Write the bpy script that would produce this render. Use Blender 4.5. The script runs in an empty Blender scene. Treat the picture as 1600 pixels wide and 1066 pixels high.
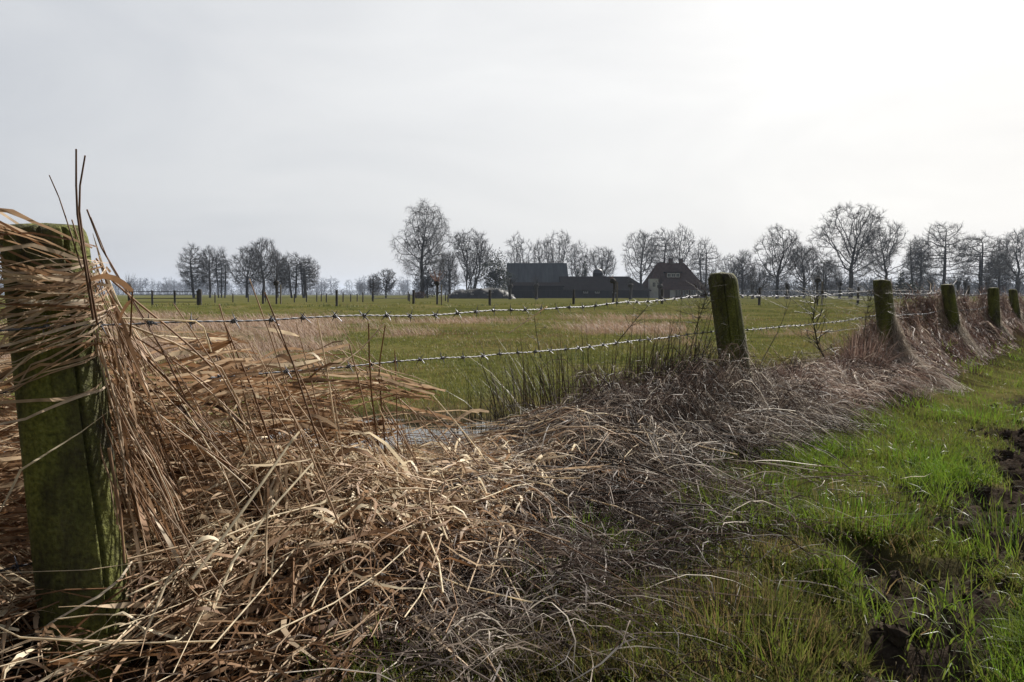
import bpy, math, random
import numpy as np
R = math.radians
rng = np.random.default_rng(11)
random.seed(5)
scene = bpy.context.scene
col = scene.collection

# ------------------------------------------------------------------ camera model
CAMZ, PITCH, F = 0.75, R(3.36), 1245.0
cam_d = bpy.data.cameras.new('camera'); cam = bpy.data.objects.new('camera', cam_d); col.objects.link(cam)
cam.location = (0, 0, CAMZ); cam.rotation_euler = (R(90) - PITCH, 0, 0)
cam_d.sensor_width = 36; cam_d.lens = F / 1600 * 36; cam_d.clip_start = 0.05; cam_d.clip_end = 9000
scene.camera = cam
def at(px, py, Y):
    """world point at depth Y that the photograph shows at pixel px, py"""
    a, b = (px - 800) / F, (533 - py) / F
    d = np.array([a, math.cos(PITCH) + b * math.sin(PITCH), -math.sin(PITCH) + b * math.cos(PITCH)])
    return np.array([0, 0, CAMZ]) + d * (Y / d[1])

# ------------------------------------------------------------------ noise
def _h(ix, iy, s):
    n = (ix.astype(np.int64) * 374761393 + iy.astype(np.int64) * 668265263 + s * 974634777) & 0x7fffffff
    n = ((n ^ (n >> 13)) * 1274126177) & 0x7fffffff
    return ((n ^ (n >> 16)) & 0xffff) / 65535.0
def vn(x, y, s=0):
    x = np.asarray(x, float); y = np.asarray(y, float)
    ix, iy = np.floor(x), np.floor(y); fx, fy = x - ix, y - iy
    fx = fx * fx * (3 - 2 * fx); fy = fy * fy * (3 - 2 * fy)
    a, b, c, d = _h(ix, iy, s), _h(ix + 1, iy, s), _h(ix, iy + 1, s), _h(ix + 1, iy + 1, s)
    return (a * (1 - fx) + b * fx) * (1 - fy) + (c * (1 - fx) + d * fx) * fy
def fbm(x, y, s=0, o=3):
    t, a, n = 0, .5, 0
    for i in range(o):
        t = t + a * vn(x * 2 ** i, y * 2 ** i, s + i * 7); n += a; a *= .5
    return t / n
def ss(a, b, x):
    t = np.clip((np.asarray(x, float) - a) / (b - a), 0, 1); return t * t * (3 - 2 * t)

# ------------------------------------------------------------------ terrain
FX, FY = -.9, 1.6                       # foot of the near post
TS = np.array([.616, .788]); US = np.array([.788, -.616])   # along the fence; towards the path
def su(x, y):
    dx, dy = x - FX, y - FY
    return dx * TS[0] + dy * TS[1], dx * US[0] + dy * US[1]
def xy(s, u):
    return FX + s * TS[0] + u * US[0], FY + s * TS[1] + u * US[1]
MS = [-4, -1.2, -.35, 0, .25, .5, .75, 1.0, 1.5, 2.0, 2.5, 3.0, 3.5, 4.2, 5.2, 6.2, 7.0, 7.8, 9, 11, 30]
MH = [.08, .12, .03, .01, .12, .25, .14, .05, .04, .13, .16, .15, .10, .13, .08, .07, .09, .14, .20, .22, .22]
MW = [.5, .5, .5, .45, .44, .46, .46, .45, .42, .44, .44, .46, .46, .40, .34, .34, .36, .30, .26, .26, .26]
def mound(s, u):
    h = np.interp(s, MS, MH); w = np.interp(s, MS, MW)
    w = np.where(u < 0, .42, w)
    n = .6 * fbm(s * 2.3, u * 2.3, 3, 2) + .4 * fbm(s * 6.5, u * 6.5, 13, 2)
    return h * np.exp(-2.0 * (u / w) ** 2) * np.clip(-.05 + 2.1 * n, .15, 2)
MUD = [(.8, 1.55), (1.15, 1.95), (1.55, 2.4), (2.05, 3.1), (2.6, 3.9), (3.3, 4.8), (4.6, 6.4)]
def mudmask(x, y):
    x = np.asarray(x, float); y = np.asarray(y, float)
    d = np.full(np.broadcast(x, y).shape, 9.0)
    for (ax, ay), (bx, by) in zip(MUD[:-1], MUD[1:]):
        vx, vy = bx - ax, by - ay
        t = np.clip(((x - ax) * vx + (y - ay) * vy) / (vx * vx + vy * vy), 0, 1)
        d = np.minimum(d, np.hypot(x - ax - t * vx, y - ay - t * vy))
    n = fbm(x * 3.1, y * 3.1, 21, 3)
    return ss(.36, .12, d + (n - .5) * .75)
def water_dip(x, y):
    d1 = ((x + .8) / 1.2) ** 2 + ((y - 4.6) / .8) ** 2
    d2 = ((x + 2.9) / 1.4) ** 2 + ((y - 4.2) / .8) ** 2
    return np.maximum(np.exp(-d1 * 1.1), .9 * np.exp(-d2 * 1.1))
WATER = -.062
def G(x, y):
    x = np.asarray(x, float); y = np.asarray(y, float)
    s, u = su(x, y)
    near = np.exp(-(np.hypot(x, y - 4) / 22) ** 2)
    z = (fbm(x * .9, y * .9, 1, 3) - .5) * .07 * near
    z = z + (fbm(x * .12, y * .12, 2, 3) - .5) * .12 * ss(10, 25, y)
    z = z - .13 * ss(2, 7, s) * ss(.15, .8, u) * (s < 60)
    z = z + mound(s, u) * ss(32, 24, s)
    # trampled path: hoof pits and clods
    m = mudmask(x, y)
    pit = ss(.50, .66, fbm(x * 4.2, y * 4.2, 33, 2))
    z = z + m * (-.012 - .05 * pit + .055 * (fbm(x * 11, y * 11, 35, 4) - .5) + .03 * ss(.55, .75, vn(x * 16, y * 16, 37)))
    # tufty path
    pathside = ss(.3, .6, u) * (1 - m) * near
    z = z + pathside * .05 * (fbm(x * 3.3, y * 3.3, 41, 2) - .45)
    # wet hollow in the field
    wd = water_dip(x, y) * ss(-.25, -.6, u)
    z = z - .135 * wd + .26 * wd * (fbm(x * 2.0, y * 4.2, 51, 3) - .42)
    # rough ditch bank across the field
    b = np.exp(-((y - 37 - .02 * x - 3 * (fbm(x * .05, x * 0, 61, 2) - .5)) / 2.6) ** 2)
    z = z + .34 * b * (.3 + fbm(x * .5, y * .5, 62, 2))
    return z

# ------------------------------------------------------------------ object helpers
def tag(o, label=None, cat=None, group=None, kind=None):
    if label: o['label'] = label
    if cat: o['category'] = cat
    if group: o['group'] = group
    if kind: o['kind'] = kind
    return o
def empty(name, loc, label=None, cat=None, group=None):
    o = bpy.data.objects.new(name, None); col.objects.link(o); o.location = [float(v) for v in loc]
    o.empty_display_size = .1
    return tag(o, label, cat, group)
def link(name, me, mat, parent=None):
    o = bpy.data.objects.new(name, me); col.objects.link(o)
    if mat and not me.materials: me.materials.append(mat)
    if parent: o.parent = parent
    return o
def mesh_q(name, v, q, tint=None, smooth=True):
    """mesh from vertex array and quad index array"""
    me = bpy.data.meshes.new(name)
    v = np.ascontiguousarray(v, dtype=np.float32).reshape(-1, 3); q = np.ascontiguousarray(q, dtype=np.int32).reshape(-1, 4)
    me.vertices.add(len(v)); me.vertices.foreach_set('co', v.ravel())
    me.loops.add(q.size); me.loops.foreach_set('vertex_index', q.ravel())
    me.polygons.add(len(q)); me.polygons.foreach_set('loop_start', np.arange(0, q.size, 4, dtype=np.int32))
    me.polygons.foreach_set('use_smooth', np.full(len(q), smooth))
    me.update(calc_edges=True)
    if tint is not None:
        a = me.attributes.new('tint', 'FLOAT', 'POINT'); a.data.foreach_set('value', np.ascontiguousarray(tint, dtype=np.float32))
    return me
def poly(name, v, f, mat, parent=None, smooth=False):
    me = bpy.data.meshes.new(name); me.from_pydata([tuple(map(float, p)) for p in v], [], f); me.update()
    if smooth: me.polygons.foreach_set('use_smooth', [True] * len(f))
    return link(name, me, mat, parent)
def nrm(a): return a / np.maximum(np.linalg.norm(a, axis=-1, keepdims=True), 1e-9)
def tang(P):
    T = np.empty_like(P); T[:, 1:-1] = P[:, 2:] - P[:, :-2]; T[:, 0] = P[:, 1] - P[:, 0]; T[:, -1] = P[:, -1] - P[:, -2]
    return nrm(T)
def ribbons(P, W, tint, roll=None, up=(0, 0, 1), twist=0.0):
    """flat blades: P (N,k,3) centre lines, W (N,k) full widths"""
    N, k, _ = P.shape; T = tang(P)
    S = nrm(np.cross(T, np.broadcast_to(np.array(up, float), T.shape)) + 1e-6)
    B = np.cross(S, T)
    if roll is None: roll = rng.uniform(-math.pi, math.pi, N)
    r = roll[:, None] + twist * np.linspace(0, 1, k)[None] * rng.normal(0, 1, (N, 1))
    D = S * np.cos(r)[..., None] + B * np.sin(r)[..., None]
    h = D * (W * .5)[..., None]
    v = np.stack([P - h, P + h], 2).reshape(-1, 3)
    base = (np.arange(N) * k * 2)[:, None] + (np.arange(k - 1) * 2)[None]
    q = np.stack([base, base + 1, base + 3, base + 2], -1).reshape(-1, 4)
    return v, q, np.repeat(tint, k * 2)
def tubes(P, Rd, tint, m=4):
    N, k, _ = P.shape; T = tang(P)
    ref = np.where(np.abs(T[..., 2:3]) > .9, np.array([1., 0, 0]), np.array([0, 0, 1.]))
    S = nrm(np.cross(T, ref)); B = np.cross(S, T)
    a = np.arange(m) * 2 * math.pi / m
    ring = S[:, :, None] * np.cos(a)[None, None, :, None] + B[:, :, None] * np.sin(a)[None, None, :, None]
    v = (P[:, :, None] + ring * Rd[:, :, None, None]).reshape(-1, 3)
    b = (np.arange(N) * k * m)[:, None, None] + (np.arange(k - 1) * m)[None, :, None]
    j = np.arange(m)[None, None]; j2 = (np.arange(m) + 1) % m
    q = np.stack([b + j, b + j2, b + j2 + m, b + j + m], -1).reshape(-1, 4)
    return v, q, np.repeat(tint, k * m)
def join(parts):
    vs, qs, ts, n = [], [], [], 0
    for v, q, t in parts:
        vs.append(v); qs.append(q + n); ts.append(t); n += len(v)
    return np.concatenate(vs), np.concatenate(qs), np.concatenate(ts)
def strands(name, parts, mat, parent=None):
    v, q, t = join(parts)
    return link(name, mesh_q(name, v, q, t), mat, parent)

# ------------------------------------------------------------------ materials
def newmat(name):
    m = bpy.data.materials.new(name); m.use_nodes = True; m.node_tree.nodes.clear()
    N = m.node_tree.nodes; L = m.node_tree.links
    out = N.new('ShaderNodeOutputMaterial'); return m, N, L, out
def ramp(N, stops):
    r = N.new('ShaderNodeValToRGB'); e = r.color_ramp.elements
    while len(e) < len(stops): e.new(.5)
    for i, (p, c) in enumerate(stops): e[i].position = p; e[i].color = (*c, 1)
    return r
def blade_mat(name, stops, transl=.35, rough=.5, spec=.3):
    m, N, L, out = newmat(name)
    a = N.new('ShaderNodeAttribute'); a.attribute_name = 'tint'
    r = ramp(N, stops); L.new(a.outputs['Fac'], r.inputs['Fac'])
    tc = N.new('ShaderNodeTexCoord'); n = N.new('ShaderNodeTexNoise'); n.inputs['Scale'].default_value = 35; n.inputs['Detail'].default_value = 3
    L.new(tc.outputs['Object'], n.inputs['Vector'])
    mr = N.new('ShaderNodeMapRange'); mr.inputs['From Min'].default_value = .3; mr.inputs['From Max'].default_value = .7
    mr.inputs['To Min'].default_value = .65; mr.inputs['To Max'].default_value = 1.25; L.new(n.outputs['Fac'], mr.inputs['Value'])
    mx = N.new('ShaderNodeMix'); mx.data_type = 'RGBA'; mx.blend_type = 'MULTIPLY'; mx.inputs['Factor'].default_value = 1
    L.new(r.outputs['Color'], mx.inputs['A']); L.new(mr.outputs['Result'], mx.inputs['B'])
    c = mx.outputs['Result']
    p = N.new('ShaderNodeBsdfPrincipled'); p.inputs['Roughness'].default_value = rough; p.inputs['Specular IOR Level'].default_value = spec
    L.new(c, p.inputs['Base Color'])
    if transl > 0:
        t = N.new('ShaderNodeBsdfTranslucent'); L.new(c, t.inputs['Color'])
        mix = N.new('ShaderNodeMixShader'); mix.inputs['Fac'].default_value = transl
        L.new(p.outputs[0], mix.inputs[1]); L.new(t.outputs[0], mix.inputs[2]); L.new(mix.outputs[0], out.inputs['Surface'])
    else: L.new(p.outputs[0], out.inputs['Surface'])
    return m
def plain(name, c1, c2, scale=6, rough=.8, metal=0, stretch=(1, 1, 1), bump=0, spec=.3):
    m, N, L, out = newmat(name)
    tc = N.new('ShaderNodeTexCoord'); mp = N.new('ShaderNodeMapping'); mp.inputs['Scale'].default_value = stretch
    L.new(tc.outputs['Object'], mp.inputs['Vector'])
    n = N.new('ShaderNodeTexNoise'); n.inputs['Scale'].default_value = scale; n.inputs['Detail'].default_value = 6; n.inputs['Roughness'].default_value = .65
    L.new(mp.outputs[0], n.inputs['Vector'])
    r = ramp(N, [(.32, c1), (.68, c2)]); L.new(n.outputs['Fac'], r.inputs['Fac'])
    p = N.new('ShaderNodeBsdfPrincipled'); p.inputs['Roughness'].default_value = rough; p.inputs['Metallic'].default_value = metal
    p.inputs['Specular IOR Level'].default_value = spec
    if spec <= .1:
        N.remove(p); p = N.new('ShaderNodeBsdfDiffuse'); p.inputs['Roughness'].default_value = .4; L.new(r.outputs[0], p.inputs['Color'])
    else: L.new(r.outputs[0], p.inputs['Base Color'])
    if bump:
        b = N.new('ShaderNodeBump'); b.inputs['Strength'].default_value = bump; b.inputs['Distance'].default_value = .01
        L.new(n.outputs['Fac'], b.inputs['Height']); L.new(b.outputs[0], p.inputs['Normal'])
    L.new(p.outputs[0], out.inputs['Surface']); return m

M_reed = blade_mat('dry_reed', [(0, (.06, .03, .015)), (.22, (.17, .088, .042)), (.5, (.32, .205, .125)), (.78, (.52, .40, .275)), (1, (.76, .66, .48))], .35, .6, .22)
M_wrap = blade_mat('brightened_reed', [(0, (.14, .07, .035)), (.22, (.27, .155, .085)), (.5, (.42, .29, .19)), (.78, (.54, .43, .32)), (1, (.70, .62, .48))], .32, .6, .22)  # reed colour brightened to offset the shade on the camera side
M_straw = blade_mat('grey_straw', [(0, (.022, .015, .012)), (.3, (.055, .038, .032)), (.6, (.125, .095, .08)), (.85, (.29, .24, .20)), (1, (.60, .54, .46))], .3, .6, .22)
M_wind = blade_mat('wind_straw', [(0, (.05, .028, .024)), (.35, (.125, .075, .062)), (.65, (.21, .145, .12)), (.9, (.38, .30, .25)), (1, (.60, .52, .44))], .3, .6, .2)
M_hair = blade_mat('pale_hair_straw', [(0, (.15, .12, .095)), (.5, (.34, .29, .245)), (1, (.66, .60, .52))], .3, .6, .2)
M_grass = blade_mat('path_blade', [(0, (.15, .105, .05)), (.22, (.10, .09, .03)), (.45, (.088, .108, .019)), (.78, (.098, .142, .017)), (1, (.08, .148, .015))], .52, .45, .35)
M_field = blade_mat('field_blade', [(0, (.17, .12, .06)), (.25, (.20, .17, .064)), (.6, (.15, .158, .042)), (1, (.058, .078, .02))], .35, .6, .2)
M_dryfield = blade_mat('field_dry_blade', [(0, (.19, .12, .085)), (.5, (.27, .18, .13)), (1, (.35, .26, .18))], .3, .6, .2)
M_rush = blade_mat('rush_blade', [(0, (.016, .014, .010)), (.4, (.055, .043, .022)), (.75, (.11, .084, .046)), (1, (.27, .20, .125))], .1, .5, .3)
M_bark = plain('tree_bark', (.022, .02, .019), (.05, .044, .04), 2.5, .9, stretch=(1, 1, .3))
M_twig = plain('twig_bark', (.024, .022, .022), (.045, .04, .038), .6, .9)
M_twig_orange = plain('orange_shoots', (.17, .07, .035), (.26, .11, .05), 1, .8)
M_russet = plain('russet_brush', (.06, .03, .018), (.11, .055, .03), 1, .8)
M_ever = blade_mat('evergreen_leaf', [(0, (.012, .018, .012)), (.6, (.025, .035, .02)), (1, (.05, .06, .03))], .2, .5, .3)
M_wire = plain('galvanised_wire', (.035, .037, .046), (.13, .13, .14), 80, .48, .8)
M_barb = plain('dark_barb_wire', (.07, .075, .095), (.20, .20, .22), 90, .45, .85)
M_rust = plain('rusty_staple', (.10, .05, .03), (.25, .14, .09), 60, .7, .4)
M_darkpost = plain('weathered_field_post', (.025, .022, .020), (.06, .052, .045), 8, .9, stretch=(1, 1, .2))
M_darkmetal = plain('dark_steel', (.03, .032, .035), (.06, .062, .066), 10, .5, .6)

def post_mat():
    m, N, L, out = newmat('mossy_post_wood')
    tc = N.new('ShaderNodeTexCoord')
    mp = N.new('ShaderNodeMapping'); mp.inputs['Scale'].default_value = (26, 26, 2.2); L.new(tc.outputs['Object'], mp.inputs[0])
    g = N.new('ShaderNodeTexNoise'); g.inputs['Scale'].default_value = 1.6; g.inputs['Detail'].default_value = 8; g.inputs['Roughness'].default_value = .7
    L.new(mp.outputs[0], g.inputs['Vector'])
    wood = ramp(N, [(.3, (.014, .012, .009)), (.6, (.04, .034, .022)), (.8, (.09, .078, .055))]); L.new(g.outputs['Fac'], wood.inputs[0])
    mo = N.new('ShaderNodeTexNoise'); mo.inputs['Scale'].default_value = 9; mo.inputs['Detail'].default_value = 6; mo.inputs['Roughness'].default_value = .7
    mp2 = N.new('ShaderNodeMapping'); mp2.inputs['Scale'].default_value = (1, 1, .35); L.new(tc.outputs['Object'], mp2.inputs[0]); L.new(mp2.outputs[0], mo.inputs['Vector'])
    mr = ramp(N, [(.34, (0, 0, 0)), (.62, (1, 1, 1))]); L.new(mo.outputs['Fac'], mr.inputs[0])
    fine = N.new('ShaderNodeTexNoise'); fine.inputs['Scale'].default_value = 120; fine.inputs['Detail'].default_value = 4; L.new(tc.outputs['Object'], fine.inputs['Vector'])
    moss = ramp(N, [(.3, (.06, .066, .014)), (.55, (.135, .145, .03)), (.8, (.20, .21, .065))]); L.new(fine.outputs['Fac'], moss.inputs[0])
    mx = N.new('ShaderNodeMix'); mx.data_type = 'RGBA'; L.new(mr.outputs[0], mx.inputs['Factor']); L.new(wood.outputs[0], mx.inputs['A']); L.new(moss.outputs[0], mx.inputs['B'])
    p = N.new('ShaderNodeBsdfPrincipled'); p.inputs['Roughness'].default_value = .85; p.inputs['Specular IOR Level'].default_value = .2
    L.new(mx.outputs['Result'], p.inputs['Base Color'])
    ad = N.new('ShaderNodeMath'); ad.operation = 'ADD'; L.new(g.outputs['Fac'], ad.inputs[0]); L.new(fine.outputs['Fac'], ad.inputs[1])
    b = N.new('ShaderNodeBump'); b.inputs['Strength'].default_value = .8; b.inputs['Distance'].default_value = .008
    L.new(ad.outputs[0], b.inputs['Height']); L.new(b.outputs[0], p.inputs['Normal'])
    L.new(p.outputs[0], out.inputs['Surface']); return m
M_post = post_mat()

def ground_mat():
    m, N, L, out = newmat('ground_soil_and_turf')
    def attr(n):
        a = N.new('ShaderNodeAttribute'); a.attribute_name = n; return a.outputs['Fac']
    tc = N.new('ShaderNodeTexCoord')
    def noise(s, d=6):
        n = N.new('ShaderNodeTexNoise'); n.inputs['Scale'].default_value = s; n.inputs['Detail'].default_value = d; n.inputs['Roughness'].default_value = .65
        L.new(tc.outputs['Object'], n.inputs['Vector']); return n.outputs['Fac']
    n1, n2, n3 = noise(.35), noise(6), noise(45)
    turf = ramp(N, [(.3, (.058, .070, .022)), (.5, (.115, .120, .040)), (.7, (.185, .158, .075))]); L.new(n1, turf.inputs[0])
    turf2 = ramp(N, [(.3, (.5, .5, .5)), (.7, (1.25, 1.2, 1.1))]); L.new(n2, turf2.inputs[0])
    t = N.new('ShaderNodeMix'); t.data_type = 'RGBA'; t.blend_type = 'MULTIPLY'; t.inputs['Factor'].default_value = 1
    L.new(turf.outputs[0], t.inputs['A']); L.new(turf2.outputs[0], t.inputs['B'])
    soil = ramp(N, [(.3, (.026, .020, .016)), (.6, (.06, .047, .038)), (.8, (.11, .088, .07))]); L.new(n3, soil.inputs[0])
    thatch = ramp(N, [(.3, (.012, .008, .006)), (.7, (.05, .034, .024))]); L.new(n3, thatch.inputs[0])  # thatch colour darkened to paint in shade beneath the blades
    dry = ramp(N, [(.3, (.20, .14, .09)), (.7, (.33, .23, .165))]); L.new(n2, dry.inputs[0])
    def mix(f, a, b):
        x = N.new('ShaderNodeMix'); x.data_type = 'RGBA'; L.new(f, x.inputs['Factor']); L.new(a, x.inputs['A']); L.new(b, x.inputs['B']); return x.outputs['Result']
    c = mix(attr('dry'), t.outputs['Result'], dry.outputs[0])
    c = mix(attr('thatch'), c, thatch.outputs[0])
    c = mix(attr('mud'), c, soil.outputs[0])
    p = N.new('ShaderNodeBsdfDiffuse'); L.new(c, p.inputs['Color']); p.inputs['Roughness'].default_value = .5
    b = N.new('ShaderNodeBump'); b.inputs['Strength'].default_value = .7; b.inputs['Distance'].default_value = .015
    L.new(n3, b.inputs['Height']); L.new(b.outputs[0], p.inputs['Normal'])
    L.new(p.outputs[0], out.inputs['Surface']); return m

# ------------------------------------------------------------------ ground sheet
DRY = [(-7.0, 20, 4.8, 7.5), (-9.5, 16.5, 3.6, 2.6), (-4.2, 15, 1.6, 2.2), (2.6, 17, 1.7, 3.6), (-2.0, 15.0, 1.0, 1.4), (5.2, 14.2, 1.2, 1.6), (-4.6, 10.5, 2.4, 2.2), (-2.6, 8.2, 1.1, 1.0), (-1.5, 22, 3, 2), (4, 26, 4, 2.5), (-13, 27, 4, 5)]
def drymask(x, y):
    x = np.asarray(x, float); y = np.asarray(y, float); m = np.zeros(np.broadcast(x, y).shape)
    for cx, cy, rx, ry in DRY: m = np.maximum(m, .9 * np.exp(-(((x - cx) / rx) ** 2 + ((y - cy) / ry) ** 2) * 1.2))
    n = .6 * fbm(x * .8, y * .45, 71, 3) + .4 * fbm(x * 2.6, y * 1.6, 72, 2)
    return .85 * ss(.32, .85, m + (n - .5) * 1.5)
def graded(a, b, step, lim_lo, lim_hi, g=1.09):
    xs = list(np.arange(a, b, step)); d = step
    while xs[-1] < lim_hi: d *= g; xs.append(xs[-1] + d)
    d = step; lo = []
    x = a
    while x > lim_lo: d *= g; x -= d; lo.append(x)
    return np.array(lo[::-1] + xs)
gx = graded(-2.6, 4.2, .024, -2400, 2400); gy = graded(1.0, 6.2, .024, -150, 3000)
X, Y = np.meshgrid(gx, gy); Z = G(X, Y)
nx, ny = len(gx), len(gy)
ii = (np.arange(ny - 1)[:, None] * nx + np.arange(nx - 1)[None]).ravel()
gme = mesh_q('ground', np.stack([X, Y, Z], -1).reshape(-1, 3), np.stack([ii, ii + 1, ii + 1 + nx, ii + nx], -1))
s_, u_ = su(X, Y)
def addattr(me, n, v):
    a = me.attributes.new(n, 'FLOAT', 'POINT'); a.data.foreach_set('value', np.ascontiguousarray(v.ravel(), dtype=np.float32))
addattr(gme, 'mud', np.maximum(mudmask(X, Y), ss(.2, .6, water_dip(X, Y)) * (u_ < -.3) * .8))
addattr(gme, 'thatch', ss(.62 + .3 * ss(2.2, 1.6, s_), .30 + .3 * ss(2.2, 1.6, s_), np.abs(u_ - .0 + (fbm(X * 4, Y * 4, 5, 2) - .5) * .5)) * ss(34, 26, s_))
addattr(gme, 'dry', drymask(X, Y) * .85)
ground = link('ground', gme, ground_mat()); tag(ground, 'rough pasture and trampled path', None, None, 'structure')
# standing water
M_water, N, L, out = newmat('puddle_water')
p = N.new('ShaderNodeBsdfPrincipled'); p.inputs['Base Color'].default_value = (.03, .028, .02, 1); p.inputs['Roughness'].default_value = .07; p.inputs['Specular IOR Level'].default_value = .8
n = N.new('ShaderNodeTexNoise'); n.inputs['Scale'].default_value = 22; b = N.new('ShaderNodeBump'); b.inputs['Strength'].default_value = .25; b.inputs['Distance'].default_value = .01
L.new(n.outputs['Fac'], b.inputs['Height']); L.new(b.outputs[0], p.inputs['Normal']); L.new(p.outputs[0], out.inputs['Surface'])
wa = np.linspace(0, 2 * math.pi, 60, endpoint=False)
wv = [(-1.75 + 2.5 * math.cos(a), 4.5 + 1.5 * math.sin(a), WATER) for a in wa]
wv = [(x, y, z) for x, y, z in wv if su(x, y)[1] < -.35]
water = poly('puddle_water', wv, [list(range(len(wv)))], M_water); tag(water, 'shallow puddle in the field behind the fence', None, None, 'structure')

# ------------------------------------------------------------------ fence posts
def post_mesh(name, h, r, lean, seed, depth=.35, cracks=((.4, .012, .9),), crown=.02, facet=0):
    """round post, local origin at the ground; lean = horizontal shift of the top"""
    rg = np.random.default_rng(seed); na = 220; zs = np.concatenate([np.linspace(-depth, h - .03, 52), [h - .018, h - .008, h, h + .001, h + .001, h + .001]])
    shrink = np.array([1.0] * 52 + [.985, .955, .90, .6, .3, .02])
    if facet: shrink[-6:] = [.93, .86, .76, .5, .25, .02]
    a = np.arange(na) * 2 * math.pi / na; V = []
    prof = 1 + .035 * np.cos(a * 2 + rg.uniform(0, 6)) + .02 * np.cos(a * 3 + rg.uniform(0, 6)) + .008 * np.cos(a * 7 + rg.uniform(0, 6))
    for i, z in enumerate(zs):
        rr = r * prof * shrink[i] * (1.03 - .05 * max(z, 0) / h) + r * .03 * (fbm(a * 3 + seed, np.full(na, z * 3), seed, 3) - .5)
        for ca, cd, cl in cracks:
            d = (a - ca - .05 * math.sin(z * 9 + seed) + math.pi) % (2 * math.pi) - math.pi
            fade = float(ss(1 - cl - .15, 1 - cl + .05, z / h))
            rr = rr - cd * fade * np.exp(-(d / .035) ** 2) * min(1, shrink[i] * 1.2)
        zz = z + (crown * .5 * (1 - shrink[i]) if i >= 52 else 0) + (0 if i < 48 else .012 * (fbm(np.cos(a) * 2 + seed, np.sin(a) * 2, seed + 3, 2) - .5) * (shrink[i] if i < 57 else .1))
        k = z / h
        V.append(np.stack([np.cos(a) * rr + lean[0] * k, np.sin(a) * rr + lean[1] * k, np.broadcast_to(zz, a.shape)], -1))
    V = np.concatenate(V); b = np.arange(len(zs) - 1)[:, None] * na; j = np.arange(na)[None]; j2 = (j + 1) % na
    q = np.stack([b + j, b + j2, b + j2 + na, b + j + na], -1).reshape(-1, 4)
    return mesh_q(name, V, q)
NF = -US
PX = [(104, 675, 1.60), (1141, 520, 4.40), (1386, 515, 7.05), (1488, 495, 9.75), (1553, 490, 12.5), (1587, 490, 15.2)]
LEAN = [.160, .14, .11, .15, .05, .12]
TOPZ = [.885, .862, .872, .866, .848, .842]
RAD = [.078, .078, .078, .074, .080, .074]
PLAB = ['thick mossy fence post with dry reed leaves wrapped round its top',
        'green mossy fence post with split chamfered top beside the rush clump',
        'grey-green fence post with pale hairy straw skirt flaring at its base',
        'dark fence post leaning left with straw piled to the upper wire on both sides',
        'upright dark fence post in windblown straw, second from the right frame edge',
        'smallest dark fence post at the far right end of the near fence']
posts = []
# cracks are given in world angle: the camera looks at the posts from about -90..-110 degrees
CR = [((-.60, .012, .97), (-1.25, .005, .35)), ((-1.85, .012, .98), (-1.2, .006, .5)), ((-1.6, .006, .6),), ((-1.7, .006, .6),), ((-2.2, .006, .6),), ((-1.7, .005, .6),)]
for i, (px, py, Yd) in enumerate(PX):
    mid = at(px, py, Yd); kmid = mid[2] / TOPZ[i]
    lean = NF * LEAN[i]
    bx, by = mid[0] - lean[0] * kmid, mid[1] - lean[1] * kmid
    root = empty('fence_post', (bx, by, 0), PLAB[i], 'fence post', 'round wooden posts of the near barbed wire fence')
    link('timber', post_mesh('timber', TOPZ[i], RAD[i], lean, 31 + i, cracks=CR[i], facet=(i in (1, 5))), M_post, root)
    posts.append((np.array([bx, by]), lean, TOPZ[i], RAD[i], root))
def post_at(i, z):
    b, l, h, r, _ = posts[i]; return np.array([b[0] + l[0] * z / h, b[1] + l[1] * z / h, z])
# ------------------------------------------------------------------ barbed wire
barb_v = []
def barb_mesh():
    P, Rr = [], []
    t = np.linspace(0, 1, 13); coil = np.stack([(t - .5) * .012, np.cos(t * 6.28 * 2.2) * .0046, np.sin(t * 6.28 * 2.2) * .0046], -1)
    parts = [tubes(coil[None], np.full((1, 13), .0019), np.array([.3]), 5)]
    for a, x in ((.5, -.006), (3.7, -.003), (2.0, .004), (5.2, .006)):
        d = np.array([rng.normal(0, .25), math.cos(a), math.sin(a)]); d /= np.linalg.norm(d)
        p = np.array([[x, 0, 0]]) + np.linspace(0, 1, 3)[:, None] * d * .023
        parts.append(tubes(p[None], np.array([[.0017, .0015, .0003]]), np.array([.3]), 5))
    v, q, tt = join(parts); return mesh_q('barb', v, q)
BARB = barb_mesh(); BARB.materials.append(M_barb)
ZW = [[.690, .752, .783, .775, .765, .76], [.555, .545, .560, .55, .55, .55], [.205, .22, .25, .25, .25, .25]]
SAG = [.026, .02, .015]
WLAB = ['topmost galvanised barbed wire strand running past the post tops', 'middle barbed wire strand running through reeds and rushes below the top wire', 'lowest barbed wire strand mostly hidden in dead grass near the ground']
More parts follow.
